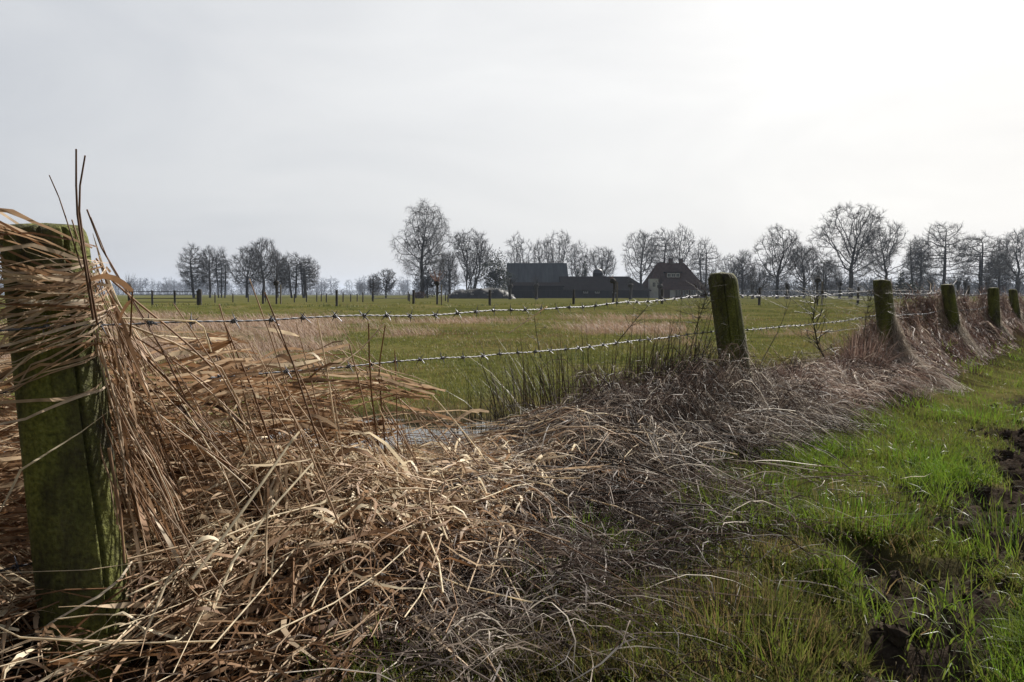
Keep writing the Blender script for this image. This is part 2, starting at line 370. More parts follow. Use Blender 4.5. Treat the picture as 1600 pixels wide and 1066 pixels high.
for wi in range(3):
    pts = []
    for i in range(6):
        p = post_at(i, ZW[wi][i]); off = (.088 if i == 0 and wi == 0 else -.086); pts.append(p + np.array([US[0], US[1], 0]) * off)
    d0 = np.array([-TS[0], -TS[1], 0]); pts = [pts[0] + d0 * 1.25 + np.array([0, 0, -.005 + .02 * wi])] + pts + [pts[-1] - d0 * 3.4]
    C = []
    for a, b in zip(pts[:-1], pts[1:]):
        Ls = np.linalg.norm(b - a); n = max(2, int(Ls / (.010 if a[1] < 8 else .03))); t = np.arange(n) / n
        sg = SAG[wi] * min(1, Ls / 3.4) * 4 * t * (1 - t)
        C.append(a + (b - a) * t[:, None] - np.array([0, 0, 1]) * sg[:, None])
    C = np.concatenate(C); 
    C[:, 2] += (fbm(np.arange(len(C)) * .03, np.arange(len(C)) * 0, 90 + wi, 2) - .5) * .012
    T = tang(C[None])[0]; arc = np.concatenate([[0], np.cumsum(np.linalg.norm(np.diff(C, axis=0), axis=1))])
    S = nrm(np.cross(T, [0, 0, 1.])); B = np.cross(S, T)
    parts = []
    for ph in (0, math.pi):
        a = arc / .055 * 2 * math.pi + ph
        P = C + (S * np.cos(a)[:, None] + B * np.sin(a)[:, None]) * .0014
        parts.append(tubes(P[None], np.full((1, len(C)), .00128), np.array([.5]), 5))
    w = strands('barbed_wire', parts, M_wire); tag(w, WLAB[wi], 'barbed wire', 'strands of the near fence')
    nb = 0; far = []
    for sb in np.arange(.04 + .03 * wi, arc[-1], .105):
        sb = sb + rng.normal(0, .006); k = int(np.searchsorted(arc, sb)); k = min(max(k, 0), len(C) - 1)
        x = T[k]; a = rng.uniform(0, 6.28); yv = S[k] * math.cos(a) + B[k] * math.sin(a); zv = np.cross(x, yv)
        if nb < 100 and arc[k] > .6:
            o = bpy.data.objects.new('barb', BARB); col.objects.link(o); o.parent = w; nb += 1
            import mathutils
            o.matrix_local = mathutils.Matrix(((x[0], yv[0], zv[0], C[k][0]), (x[1], yv[1], zv[1], C[k][1]), (x[2], yv[2], zv[2], C[k][2]), (0, 0, 0, 1)))
        elif nb >= 100: far.append((C[k], x, yv, zv))
    if far:
        bv = np.empty(len(BARB.vertices) * 3, np.float32); BARB.vertices.foreach_get('co', bv); bv = bv.reshape(-1, 3)
        bq = np.empty(len(BARB.loops), np.int32); BARB.loops.foreach_get('vertex_index', bq); bq = bq.reshape(-1, 4)
        vs = [c + bv[:, :1] * x + bv[:, 1:2] * yv + bv[:, 2:] * zv for c, x, yv, zv in far]
        me = mesh_q('barbs', np.concatenate(vs), np.concatenate([bq + i * len(bv) for i in range(len(far))]))
        tag(link('barbs', me, M_barb, w), kind='stuff')
    # staples on the posts
    for i in range(6):
        if wi == 2 and i > 0: continue
        c = pts[i + 1]; b, l, h, r, root = posts[i]
        lo = c - np.array([b[0], b[1], 0]); sgn = 1 if i == 0 and wi == 0 else -1; uo = np.array([US[0], US[1], 0]) * sgn
        tt = np.linspace(0, math.pi, 9); pth = lo + np.stack([np.zeros(9), np.zeros(9), np.cos(tt) * .011], -1) + uo * (np.sin(tt) * .012 - .008)[:, None]
        v, q, t_ = tubes(pth[None], np.full((1, 9), .0022), np.array([.5]), 5)
        link('staple', mesh_q('staple', v, q), M_rust, root)

# ------------------------------------------------------------------ blade makers
def march(s0, u0, ang, L, k, wob=.25, curv=0., off=0., lift=0., endl=0., kink=0.):
    """blades lying over the terrain: start (s,u), heading ang in world axes, length L, k points"""
    N = len(s0); x, y = xy(s0, u0); P = np.empty((N, k, 3)); ds = L / (k - 1); t = np.linspace(0, 1, k)
    a = ang.copy(); cv = rng.normal(0, 1, N) * curv
    kk = rng.integers(1, max(2, k - 1), N)
    for i in range(k):
        z = G(x, y) + off + lift * math.sin(math.pi * t[i]) + endl * t[i] ** 2
        P[:, i] = np.stack([x, y, z], -1)
        a = a + cv * ds + rng.normal(0, wob, N) * .5 + np.where(kk == i, rng.normal(0, 1, N) * kink, 0)
        x = x + np.cos(a) * ds; y = y + np.sin(a) * ds
    # keep real lengths where the ground drops steeply
    return P
def leafw(w, k, tip=.1, base=.6):
    t = np.linspace(0, 1, k); prof = np.minimum(1, base + t * 2.5) * np.clip((1 - t) * 1.8 + tip, 0, 1); return w[:, None] * prof[None]
def upright(x, y, z, L, lean_ang, lean, k=5, droop=.5, side=.15):
    """standing blades that bend over towards lean_ang"""
    N = len(x); P = np.empty((N, k, 3)); t = np.linspace(0, 1, k)
    for i in range(k):
        b = lean * (t[i] ** 1.0 * (1 - droop) + droop * t[i] ** 2)
        P[:, i] = np.stack([x + np.cos(lean_ang) * L * b, y + np.sin(lean_ang) * L * b, z + L * t[i] * np.sqrt(np.clip(1 - (lean * (.4 + .6 * t[i])) ** 2, .02, 1))], -1)
    return P
U = rng.uniform; NRM = rng.normal
def tri(n): return (rng.random(n) + rng.random(n)) / 2

# ---- thatch of wide dry reed leaves round the near post, draping to the path
n = 19000
s0 = U(-1.5, 1.9, n); u0 = np.where(rng.random(n) < .62, U(-.25, .75, n), U(-1.0, .1, n))
ulim = np.interp(s0, [-1.5, .2, .5, .85, 1.2, 2], [.7, .60, .52, .30, .12, .08]); nearpost = np.exp(-((s0 + .10) / .30) ** 4) * (np.abs(u0 - .26) < .26)
keep = rng.random(n) < ss(ulim + .12, ulim - .12, u0) * np.clip((2.0 - s0) / .7, .1, 1) * (1 - .97 * nearpost) * np.where(u0 < -.3, np.clip((1.0 - s0) / .6, .03, 1), 1); s0, u0 = s0[keep], u0[keep]; n = len(s0)
drape = ss(-.15, .15, u0)
ang = np.where(rng.random(n) < drape, np.arctan2(-1, -np.interp(s0, [-.5, .1, .7, 1.5], [.5, .8, .15, -.1])) + NRM(0, .38, n), math.pi + NRM(0, .55, n))
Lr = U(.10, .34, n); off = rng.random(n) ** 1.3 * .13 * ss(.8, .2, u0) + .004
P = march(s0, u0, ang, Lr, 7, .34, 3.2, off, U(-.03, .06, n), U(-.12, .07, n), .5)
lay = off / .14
tint = np.clip(-.04 + .85 * lay + NRM(0, .24, n), 0, 1)  # deeper leaves tinted darker, shade of the gaps put into the colour
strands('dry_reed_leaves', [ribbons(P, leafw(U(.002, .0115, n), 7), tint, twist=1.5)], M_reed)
tag(bpy.data.objects['dry_reed_leaves'], 'thatch of tan dry reed leaves lying round the near post', 'dry reeds', kind='stuff')
n = 12000
s0 = U(-1.3, 1.7, n); u0 = U(-.3, .7, n); keep = rng.random(n) < ss(.62, .4, u0 + .25 * ss(.8, 1.4, s0)) * (1 - .85 * np.exp(-((s0 + .10) / .30) ** 4) * (np.abs(u0 - .26) < .26)) * np.clip((1.9 - s0) / .6, .1, 1); s0, u0 = s0[keep], u0[keep]; n = len(s0)
off = rng.random(n) ** 1.1 * .15 * ss(.75, .15, u0) + .004
P = march(s0, u0, math.atan2(-1, -.4) + NRM(0, .9, n), U(.05, .18, n), 6, .5, 9, off, U(-.03, .06, n), U(-.12, .06, n), .5)
strands('curled_leaf_scraps', [ribbons(P, leafw(U(.0015, .010, n), 6), np.clip(-.02 + .85 * off / .15 + NRM(0, .27, n), 0, 1), twist=2.2)], M_reed)  # low scraps get a darker tint as painted gap shade
tag(bpy.data.objects['curled_leaf_scraps'], 'short curled scraps of reed leaf over the thatch', 'dry reeds', kind='stuff')
# ---- slim broken stems on the same thatch
n = 5600
s0 = U(-1.4, 2.2, n); u0 = U(-.9, .62, n); keep = rng.random(n) < (1 - .9 * np.exp(-((s0 + .10) / .30) ** 4) * (np.abs(u0 - .26) < .26)) * ss(.6, .45, u0 + .25 * ss(.8, 1.3, s0)) * np.where(u0 < -.3, np.clip((1.0 - s0) / .6, .03, 1), 1); s0, u0 = s0[keep], u0[keep]; n = len(s0); ang = np.where(u0 > 0, math.atan2(-1, -.6), math.pi - .2) + NRM(0, .6, n)
off = U(.02, .17, n) * ss(.8, .2, u0)
P = march(s0, u0, ang, U(.12, .5, n), 4, .1, .3, off, U(0, .03, n), U(-.08, .06, n), .25)
strands('dry_reed_stems', [tubes(P, np.repeat(U(.0007, .0022, n)[:, None], 4, 1), np.clip(U(.2, 1.05, n), 0, 1), 4)], M_reed)
tag(bpy.data.objects['dry_reed_stems'], 'broken pale reed stems strewn over the leaf thatch', 'dry reeds', kind='stuff')

# ---- grey brown tangle between the reeds and the second post, and on to the third
def tangle(name, n, sa, sb, ua, ub, Lr, w, offm, mat, label, wob=.5, curv=4, angs=None, tb=(.1, .6), k=6, al=.3, ue=.22):
    s0 = U(sa, sb, n); u0 = U(ua, ub, n)
    keep = rng.random(n) < (np.exp(-(np.maximum(0, u0 - ue) / .13) ** 2) * .97 + .03) * (.35 + ss(.35, .6, fbm(s0 * 5, u0 * 5, 15, 2)))
    s0, u0 = s0[keep], u0[keep]; n = len(s0)
    ang = U(-math.pi, math.pi, n) if angs is None else np.where(rng.random(n) < al, angs + NRM(0, .6, n), U(-math.pi, math.pi, n))
    off = rng.random(n) ** 1.2 * offm
    P = march(s0, u0, ang, U(*Lr, n), k, wob, curv, off, U(0, .07, n), U(-.08, .06, n), .3)
    tint = np.clip(tb[0] - .1 + (tb[1] + .25) * off / offm + .7 * (fbm(s0 * 2.2, u0 * 3, 19, 2) - .5) + NRM(0, .2, n), 0, 1)  # tint falls with depth, painting shade into the lower layers
    strands(name, [ribbons(P, leafw(U(*w, n), k), tint, twist=1.0)], mat); tag(bpy.data.objects[name], label, 'dead grass', kind='stuff')
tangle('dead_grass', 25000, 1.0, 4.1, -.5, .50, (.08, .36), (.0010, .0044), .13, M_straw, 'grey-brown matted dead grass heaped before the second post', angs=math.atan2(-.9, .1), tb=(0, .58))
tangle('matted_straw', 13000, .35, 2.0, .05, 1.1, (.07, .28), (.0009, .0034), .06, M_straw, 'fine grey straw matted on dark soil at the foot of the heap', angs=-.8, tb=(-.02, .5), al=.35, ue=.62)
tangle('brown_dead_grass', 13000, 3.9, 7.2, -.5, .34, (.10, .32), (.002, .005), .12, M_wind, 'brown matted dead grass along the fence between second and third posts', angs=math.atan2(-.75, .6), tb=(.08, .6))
# pale arching straws draped over the foot of the second post and stems poking out of the heap
n = 380
s0 = U(2.7, 4.1, n); u0 = U(-.15, .38, n); off = U(.05, .16, n)
P = march(s0, u0, NRM(-1.1, 1.3, n), U(.15, .45, n), 8, .2, 2.5, off, U(0, .06, n), U(-.15, -.02, n), .1)
pp = [ribbons(P, leafw(U(.0014, .0034, n), 8, .3), np.clip(NRM(.55, .25, n), 0, 1), twist=.8)]
n = 700; k = 5
s0 = U(1.2, 4.2, n); u0 = np.clip(NRM(.02, .16, n), -.4, .4); x, y = xy(s0, u0); d = NRM(0, 1, (n, 3)); d[:, 2] = np.abs(d[:, 2]) * .6 - .1; d = nrm(d); t = np.linspace(0, 1, k); Lr = U(.08, .32, n)
P = np.stack([x, y, G(x, y) + .06], -1)[:, None] + d[:, None] * (Lr[:, None] * t[None])[..., None]; P[:, :, 2] -= (t ** 2)[None] * U(0, .12, n)[:, None]
pp.append(ribbons(P, leafw(U(.0012, .0034, n), k, .4), np.clip(NRM(.45, .3, n), 0, 1), twist=.6))
n = 650; k = 4; t = np.linspace(0, 1, k); s0 = U(1.2, 4.0, n); u0 = np.clip(NRM(.1, .17, n), -.35, .45); x, y = xy(s0, u0); a = U(-math.pi, math.pi, n); Lr = U(.12, .5, n)
P = march(s0, u0, a, Lr, k, .05, .3, U(.04, .15, n), U(0, .05, n), U(-.1, .06, n), .15)
strands('dead_stems', [tubes(P, np.repeat(U(.0009, .0024, n)[:, None], k, 1), np.clip(np.where(rng.random(n) < .6, NRM(.15, .12, n), NRM(.8, .15, n)), 0, 1), 4)], M_straw)
tag(bpy.data.objects['dead_stems'], 'dark and pale stems crisscrossing the dead grass heap', 'dead stems', kind='stuff')
strands('pale_straw', pp, M_hair); tag(bpy.data.objects['pale_straw'], 'pale straws arching over the dead grass heap by the second post', 'straw', kind='stuff')
# shaggy arching blades that give the heap its ragged outline
nc = 150; cs = np.concatenate([U(1.7, 4.0, 110), U(4.0, 6.6, 40)]); cu = np.clip(NRM(.0, .16, nc), -.35, .35); ca = U(-math.pi, math.pi, nc); ct = np.clip(NRM(.3, .25, nc), 0, .9); hh = np.interp(cs, [1.7, 2.3, 3.2, 3.6, 4.2, 5.2, 6.6], [.12, .24, .24, .18, .22, .14, .24]) * U(.5, 1.2, nc)
ci = rng.integers(0, nc, 6500); n = len(ci); k = 7; t = np.linspace(0, 1, k); x, y = xy(cs[ci] + NRM(0, .035, n), cu[ci] + NRM(0, .03, n)); a = ca[ci] + NRM(0, .9, n); Lr = U(.10, .34, n); h_ = hh[ci] * U(.4, 1.2, n); P = np.empty((n, k, 3)); wob = NRM(0, .5, n)
z0 = G(x, y)
for i in range(k):
    aa = a + wob * t[i]; xx = x + np.cos(aa) * Lr * t[i]; yy = y + np.sin(aa) * Lr * t[i]
    P[:, i] = np.stack([xx, yy, np.maximum(z0 + .03 + h_ * np.sin(2.6 * t[i]) - .05 * t[i] ** 2, G(xx, yy) + .01)], -1)
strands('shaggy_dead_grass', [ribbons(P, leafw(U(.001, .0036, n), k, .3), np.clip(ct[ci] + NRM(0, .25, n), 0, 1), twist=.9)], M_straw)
tag(bpy.data.objects['shaggy_dead_grass'], 'ragged arching dead grass along the crest of the heap', 'dead grass', kind='stuff')
# crumbs and clods of trampled soil
n = 9000; x = U(.55, 4.4, n); y = U(1.3, 6.2, n); keep = rng.random(n) < mudmask(x, y) * 1.0; x, y = x[keep], y[keep]; n = len(x)
r_ = .004 + .026 * rng.random(n) ** 4; base = np.array([[math.sin(b_) * math.cos(a_), math.sin(b_) * math.sin(a_), math.cos(b_)] for b_ in np.linspace(.15, 2.99, 6) for a_ in np.arange(7) * 6.283 / 7])
V = np.stack([x, y, G(x, y) + r_ * .3], -1)[:, None] + base[None] * r_[:, None, None] * U(.55, 1.25, (n, len(base), 1)) * np.array([1, 1, .75])
b = np.arange(5)[:, None] * 7; j = np.arange(7)[None]; j2 = (j + 1) % 7; q1 = np.stack([b + j, b + j2, b + j2 + 7, b + j + 7], -1).reshape(-1, 4)
me = mesh_q('mud_clods', V.reshape(-1, 3), (q1[None] + (np.arange(n) * len(base))[:, None, None]).reshape(-1, 4), smooth=False)
M_clod = plain('crumbly_soil', (.022, .017, .014), (.085, .067, .054), 40, .95, spec=.08)
tag(link('mud_clods', me, M_clod), 'dark crumbly clods of trampled soil on the path', 'soil', kind='stuff')
# sparse long straws mixed in the path edge at the bottom of the view
n = 2000
s0 = U(-.2, 2.6, n); u0 = U(.4, 1.0, n); ang = NRM(-1.0, .9, n)
keep = rng.random(n) < np.clip(1.1 - u0, 0, 1) * np.where(s0 < 1.0, 1, .3); s0, u0, ang = s0[keep], u0[keep], ang[keep]; n = len(s0)
P = march(s0, u0, ang, U(.12, .45, n), 6, .2, 2, U(.01, .07, n), U(0, .05, n), U(-.03, .05, n), .2)
strands('loose_straw', [ribbons(P, leafw(U(.0015, .004, n), 6), np.clip(NRM(.5, .25, n), 0, 1), twist=1)], M_straw)
tag(bpy.data.objects['loose_straw'], 'loose straw strands lying in the green grass at the path edge', 'straw', kind='stuff')

# ---- windblown straw packed against the fence from the third post on
n = 26000
s0 = 6.3 + (rng.random(n) ** 1.25) * 15; top = np.interp(s0, [6.2, 7.0, 7.6, 9.5, 10.5, 14, 20, 22], [.25, .48, .66, .80, .83, .74, .66, .60])
top = top * (.72 + .45 * fbm(s0 * 2.2, s0 * 0, 17, 3)); z1 = top * rng.random(n) ** .75
flare = np.clip(1 - z1 / np.maximum(top, .1), 0, 1) ** 2.0
uu = -.24 + .52 * flare + NRM(0, .05, n)
k = 5; Lw = U(.12, .34, n); P = np.empty((n, k, 3)); t = np.linspace(0, 1, k)
slope = np.where(rng.random(n) < .5, NRM(-1.0, .7, n), U(-1.5, 1.0, n)); dirs = NRM(0, .9, n)
for i in range(k):
    sI = s0 + dirs * Lw * t[i] * .8 + NRM(0, .008, n); zI = z1 + np.sin(np.clip(slope, -1.5, .7)) * Lw * t[i]
    fl = np.clip(1 - zI / np.maximum(top, .1), 0, 1.1) ** 2.0
    uI = uu * .35 + .65 * (-.24 + .52 * fl) + NRM(0, .012, n) + .03 * math.sin(t[i] * 3.1)
    x, y = xy(sI, uI); P[:, i] = np.stack([x, y, np.maximum(zI, G(x, y) + .01)], -1)
tint = np.clip(NRM(.38, .26, n) + 1.1 * (fbm(s0 * 3, z1 * 4, 18, 2) - .5), 0, 1)
strands('windblown_straw', [ribbons(P, leafw(U(.002, .007, n), k), tint, twist=1.4)], M_wind)
tag(bpy.data.objects['windblown_straw'], 'reddish windblown straw packed against the far stretch of fence', 'straw', kind='stuff')

# ---- hair-fine straw skirts on posts two to six
def skirt(i, n, zt, zb, rad, dirang, label):
    b, l, h, r, _ = posts[i]; k = 7; t = np.linspace(0, 1, k)
    a0 = dirang + NRM(0, .9, n); tw = NRM(.3, .9, n); z0 = zb + (zt - zb) * rng.random(n) ** 1.5 * (.55 + .6 * vn(a0 * 4, a0 * 0 + i, 7))
    z1 = z0 - U(.08, .35, n); P = np.empty((n, k, 3)); reach = rad * U(.1, 1.0, n) * (.5 + .9 * vn(a0 * 5, a0 * 0 + i, 8)); bow = NRM(0, .02, n)
    fl0 = r + .004 + U(0, .02, n)
    for j in range(k):
        z = z0 + (z1 - z0) * t[j]; f = np.clip((zt - z) / (zt - zb), 0, 1.1)
        rr = fl0 + reach * f ** 2.4 + bow * math.sin(5 * t[j]) + NRM(0, .004, n); a = a0 + tw * t[j] * .7
        x = b[0] + l[0] * np.maximum(z, 0) / h + np.cos(a) * rr; y = b[1] + l[1] * np.maximum(z, 0) / h + np.sin(a) * rr
        P[:, j] = np.stack([x, y, np.maximum(z, G(x, y) + .006 + U(0, .03, n))], -1)
    # fine threads winding round the shaft
    m = n // 5; aw = dirang + 1.3 + NRM(0, .6, m); zw = zb + (zt + .14 - zb) * rng.random(m); PW = np.empty((m, k, 3)); span = U(.5, 2.4, m)
    sl = NRM(-.06, .07, m)
    for j in range(k):
        a = aw - span * t[j]; z = zw + sl * t[j] + .015 * np.sin(t[j] * 5 + aw * 9); rr = r + .004 + .03 * t[j] ** 3 * U(0, 1, m)
        PW[:, j] = np.stack([b[0] + l[0] * z / h + np.cos(a) * rr, b[1] + l[1] * z / h + np.sin(a) * rr, z], -1)
    o = strands('straw_skirt', [ribbons(P, leafw(U(.0009, .0035, n), k, .3), np.clip(NRM(.42, .3, n), 0, 1), twist=1), ribbons(PW, leafw(U(.0008, .0022, m), k, .3), np.clip(NRM(.6, .25, m), 0, 1))], M_hair)
    tag(o, label, 'straw', kind='stuff')
pd = math.atan2(US[1], US[0])
skirt(1, 700, .40, .08, .26, pd - .15, 'pale fine straw wound round the second post and spread at its foot')
skirt(2, 2400, .56, .0, .34, pd - .1, 'pale hairy straw flaring from the third post to the grass')
skirt(3, 700, .5, 0, .17, pd, 'straw flaring from the fourth post')
skirt(4, 500, .5, 0, .16, pd, 'straw flaring from the fifth post')
skirt(5, 300, .5, 0, .15, pd, 'straw flaring from the last post')

# ---- green path grass
def grass_scatter(n, Ymin, Ymax, filt, jit=.02):
    iy = U(1 / Ymax, 1 / Ymin, n); y = 1 / iy; x = U(-.72, .72, n) * y
    m = filt(x, y); return x[m], y[m]
def pathf(x, y):
    s, u = su(x, y); edge = .5 + .35 * (fbm(x * 2.2, y * 2.2, 81, 2) - .5)
    edge = edge + np.interp(s, [-1, .5, 1.2, 2.0, 4, 6, 9], [.2, .18, .06, -.08, -.12, -.2, -.3])
    clump = fbm(x * 5, y * 5, 82, 2)
    p = ss(edge - .12, edge + .1, u) * (1 - .97 * mudmask(x, y)) * (.25 + 1.1 * ss(.35, .6, clump))
    return rng.random(len(x)) < p
x, y = grass_scatter(420000, 1.1, 26, pathf)
keep = y > .9; x, y = x[keep], y[keep]; n = len(x); z = G(x, y) - .004
cl = fbm(x * 3.2, y * 3.2, 83, 2); s, u = su(x, y)
tall = ss(.45, .7, cl)
Lg = (U(.025, .07, n) + .085 * tall * U(.3, 1, n)) * np.where(y > 6, 1.0, 1)
yel = ss(1.0, .3, s) * .05 + .13 * ss(.45, .62, fbm(x * 1.6, y * 1.6, 84, 2)) * ss(2.6, 1.6, y) * ss(1.3, .8, x)
tint = np.clip(.56 + .28 * (tall - .4) + .5 * (fbm(x * 1.1, y * 1.1, 88, 2) - .5) - yel + .5 * (fbm(x * 4, y * 4, 89, 2) - .5) + NRM(0, .2, n), 0, 1)
wd = np.maximum(U(.0016, .0042, n), y * .0006)
P = upright(x, y, z, Lg, U(-math.pi, math.pi, n) * .7 - 2.2, np.clip(NRM(.55, .22, n), .05, .95), 4)
strands('path_grass', [ribbons(P, leafw(wd, 4, .05, .8), tint, roll=U(-.7, .7, n))], M_grass)
tag(bpy.data.objects['path_grass'], 'green tufty grass covering the path side of the fence', 'grass', kind='stuff')

# ---- field grass
def fieldf(x, y):
    s, u = su(x, y); z = G(x, y)
    p = ss(-.35, -.7, u) * np.where((water_dip(x, y) > .2) & (z < WATER + .012), .22, 1) * (.15 + ss(.3, .6, fbm(x * 1.2, y * 1.2, 85, 2))) * (1 - .6 * ss(.03, .2, water_dip(x, y))) * (1 - .75 * drymask(x, y))
    return rng.random(len(x)) < p
x, y = grass_scatter(330000, 2.6, 60, fieldf); n = len(x); z = G(x, y) - .004
tint = np.clip(.45 + .85 * (fbm(x * .7, y * .4, 86, 3) - .5) * 2 + NRM(0, .18, n) + .5 * np.exp(-((y - 37) / 3.2) ** 2) - .5 * ss(.02, .3, water_dip(x, y)) - .4 * ss(.5, .68, fbm(x * .35, y * .16, 91, 3)), 0, 1)
Lg = U(.015, .06, n) * (1 + .9 * ss(.5, .7, fbm(x * .9, y * .6, 87, 2)) + 1.0 * np.exp(-((y - 37) / 3.2) ** 2)) * np.where(y > 30, 1.3, 1) * np.where(y < 9, .75, 1)
wd = np.maximum(U(.002, .004, n), y * .0007)
P = upright(x, y, z, Lg, U(-math.pi, math.pi, n), np.clip(NRM(.5, .2, n), .05, .95), 3)
strands('field_grass', [ribbons(P, leafw(wd, 3, .05, .8), tint, roll=U(-.7, .7, n))], M_field)
tag(bpy.data.objects['field_grass'], 'short green pasture grass behind the fence', 'grass', kind='stuff')
def dryf(x, y):
    return rng.random(len(x)) < drymask(x, y) * ss(-.5, -.9, su(x, y)[1])
x, y = grass_scatter(190000, 8, 45, dryf); n = len(x)
P = upright(x, y, G(x, y), U(.10, .26, n), np.full(n, math.pi) + NRM(0, .8, n), np.clip(NRM(.7, .15, n), .1, .95), 4)
strands('dry_field_grass', [ribbons(P, leafw(np.maximum(.002, y * .00045) * U(.7, 1.2, n), 4, .1, .8), np.clip(NRM(.5, .22, n), 0, 1), roll=U(-.7, .7, n))], M_dryfield)
tag(bpy.data.objects['dry_field_grass'], 'pinkish dry grass patches in the pasture', 'grass', kind='stuff')

# ---- reeds blown flat behind the wire
n = 3300
s0 = -1.4 + 2.9 * rng.random(n) ** 1.25; u0 = U(-1.2, -.1, n) ; x, y = xy(s0, u0); hb = vn(s0 * 5, u0 * 5, 23); z = G(x, y) + (.08 + .48 * np.clip(hb + NRM(0, .1, n), 0, 1)) * np.clip(1.15 - np.abs(u0 + .6) * .5, .2, 1) * np.clip((1.4 - s0) / 1.2, .12, 1)
k = 6; P = np.empty((n, k, 3)); t = np.linspace(0, 1, k); Lr = U(.2, .5, n); a = math.pi + NRM(0, .22, n); sl = NRM(-.02, .16, n); dr = U(0, .10, n)
for i in range(k):
    P[:, i] = np.stack([x + np.cos(a) * Lr * t[i], y + np.sin(a) * Lr * t[i], z + sl * Lr * t[i] - dr * t[i] ** 2 + .008 * np.sin(7 * t[i] + a * 20)], -1)
pp = [ribbons(P, leafw(U(.005, .012, n), k), np.clip(NRM(.45, .24, n), 0, 1), twist=1.0)]
# their stems, leaning over to the left
n = 380
s0 = U(-1.3, 1.5, n); u0 = U(-1.1, .05, n); x, y = xy(s0, u0); hgt = U(.25, .66, n); la = math.pi + NRM(0, .5, n); ln = np.clip(NRM(.62, .22, n), -.1, .9)
P = upright(x, y, G(x, y), hgt / np.sqrt(1 - ln ** 2 * .6), la, ln, 5, .3)
pp.append(tubes(P, U(.0012, .0026, n)[:, None] * np.linspace(1, .7, 5)[None], np.clip(NRM(.5, .25, n), 0, 1), 4))
# a looser, higher layer in front of the wires: bunches of leaves streaming off leaning stems
nb_ = 46; sB = U(.0, 1.25, nb_); uB = U(-.5, .06, nb_); zB = U(.24, .64, nb_) * np.clip(1.5 - sB * .75, .5, 1); k = 7; t = np.linspace(0, 1, k)
ci = rng.integers(0, nb_, 760); n = len(ci); x, y = xy(sB[ci] + NRM(0, .03, n), uB[ci] + NRM(0, .03, n)); z = zB[ci] + NRM(0, .022, n); a = math.pi + NRM(0, .16, nb_)[ci] + NRM(0, .14, n); sl = NRM(.05, .12, nb_)[ci] + NRM(0, .07, n); Lr = U(.12, .42, n); dr = U(0, .16, n); P = np.empty((n, k, 3))
for i in range(k):
    P[:, i] = np.stack([x + np.cos(a) * Lr * t[i], y + np.sin(a) * Lr * t[i], z + sl * Lr * t[i] - dr * t[i] ** 2 + .006 * np.sin(8 * t[i] + a * 20)], -1)
pp.append(ribbons(P, leafw(U(.003, .0105, n), k), np.clip(NRM(.5, .25, n), 0, 1), roll=math.pi / 2 + NRM(0, .7, n), twist=.9))
sC = np.repeat(sB, 4); n = len(sC); lx = U(.02, .28, n); x, y = xy(sC, np.repeat(uB, 4)); zz_ = np.repeat(zB, 4) * U(.75, 1.12, n); x1 = x + NRM(0, .03, n); x0 = x1 + lx; y0 = y + NRM(0, .05, n); P = np.empty((n, 6, 3)); t = np.linspace(0, 1, 6)
for i in range(6):
    xx = x0 + (x1 - x0) * t[i] ** 1.2; P[:, i] = np.stack([xx, y0 + (y - y0) * t[i], G(x0, y0) + (zz_ - G(x0, y0)) * t[i] ** .9], -1)
pp.append(tubes(P, U(.001, .0024, n)[:, None] * np.linspace(1, .7, 6)[None], np.clip(NRM(.5, .25, n), 0, 1), 4))
strands('blown_reeds', pp, M_reed); tag(bpy.data.objects['blown_reeds'], 'dry reeds blown over sideways behind the wire near the first post', 'dry reeds', kind='stuff')

# ---- reed leaves wound round the head of the near post
b0, l0, h0, r0, _ = posts[0]
vdir = np.array([b0[0], b0[1]]); vdir /= np.linalg.norm(vdir); rgt = np.array([vdir[1], -vdir[0]]); toc = -vdir
def around(z, a, rr):  # a = 0 at image right, -90deg towards the camera, -180 left
    bx, by = b0[0] + l0[0] * z / h0, b0[1] + l0[1] * z / h0
    return np.stack([bx + rr * (np.cos(a) * rgt[0] - np.sin(a) * toc[0]), by + rr * (np.cos(a) * rgt[1] - np.sin(a) * toc[1]), z], -1)
def wraps(n, zlo, zhi, wlo, whi, tb, extra=1.0):
    k = 10; nc = max(1, n // 6); zc = U(zlo, zhi, nc); sc_ = NRM(-.05 - .45 * (.80 - (zlo + zhi) / 2), .10, nc); ci = rng.integers(0, nc, n); z0 = zc[ci] + NRM(0, .013, n); P = np.empty((n, k, 3)); t = np.linspace(0, 1, k)
    a0 = U(-.9, .35, n); kz = NRM(0, .12, n); sl = sc_[ci] + NRM(0, .09, n); Lx = U(.15, .5, n) * extra; layer = U(.004, .04, n); tail = NRM(0, .12, n); bow = NRM(0, .03, n)
    aEnd = -math.pi * U(.62, .98, n)
    for i in range(k):
        f = min(1, t[i] / .55); a = a0 + (aEnd - a0) * f; g = max(0, (t[i] - .55) / .45)
        z = z0 + sl * t[i] + bow * math.sin(3.1 * t[i]) + NRM(0, .0025, n) + kz * max(0, t[i] - .5); p = around(z, a, r0 + layer + .01 * math.sin(t[i] * 6))
        lx = -(rgt[0]) * Lx * g + toc[0] * Lx * g * (.15 + tail); ly = -(rgt[1]) * Lx * g + toc[1] * Lx * g * (.15 + tail)
        P[:, i] = p + np.stack([lx, ly, tail * Lx * g - .05 * g * g], -1)
    return ribbons(P, leafw(U(wlo, whi, n), k), np.clip(NRM(tb, .24, n), 0, 1), roll=math.pi / 2 + NRM(0, .45, n), twist=.5)
pp = [wraps(62, .70, .80, .001, .0070, .5), wraps(9, .80, .87, .001, .005, .45), wraps(5, .62, .69, .002, .008, .5), wraps(3, .42, .56, .004, .009, .6), wraps(2, .15, .4, .003, .007, .6, .3)]
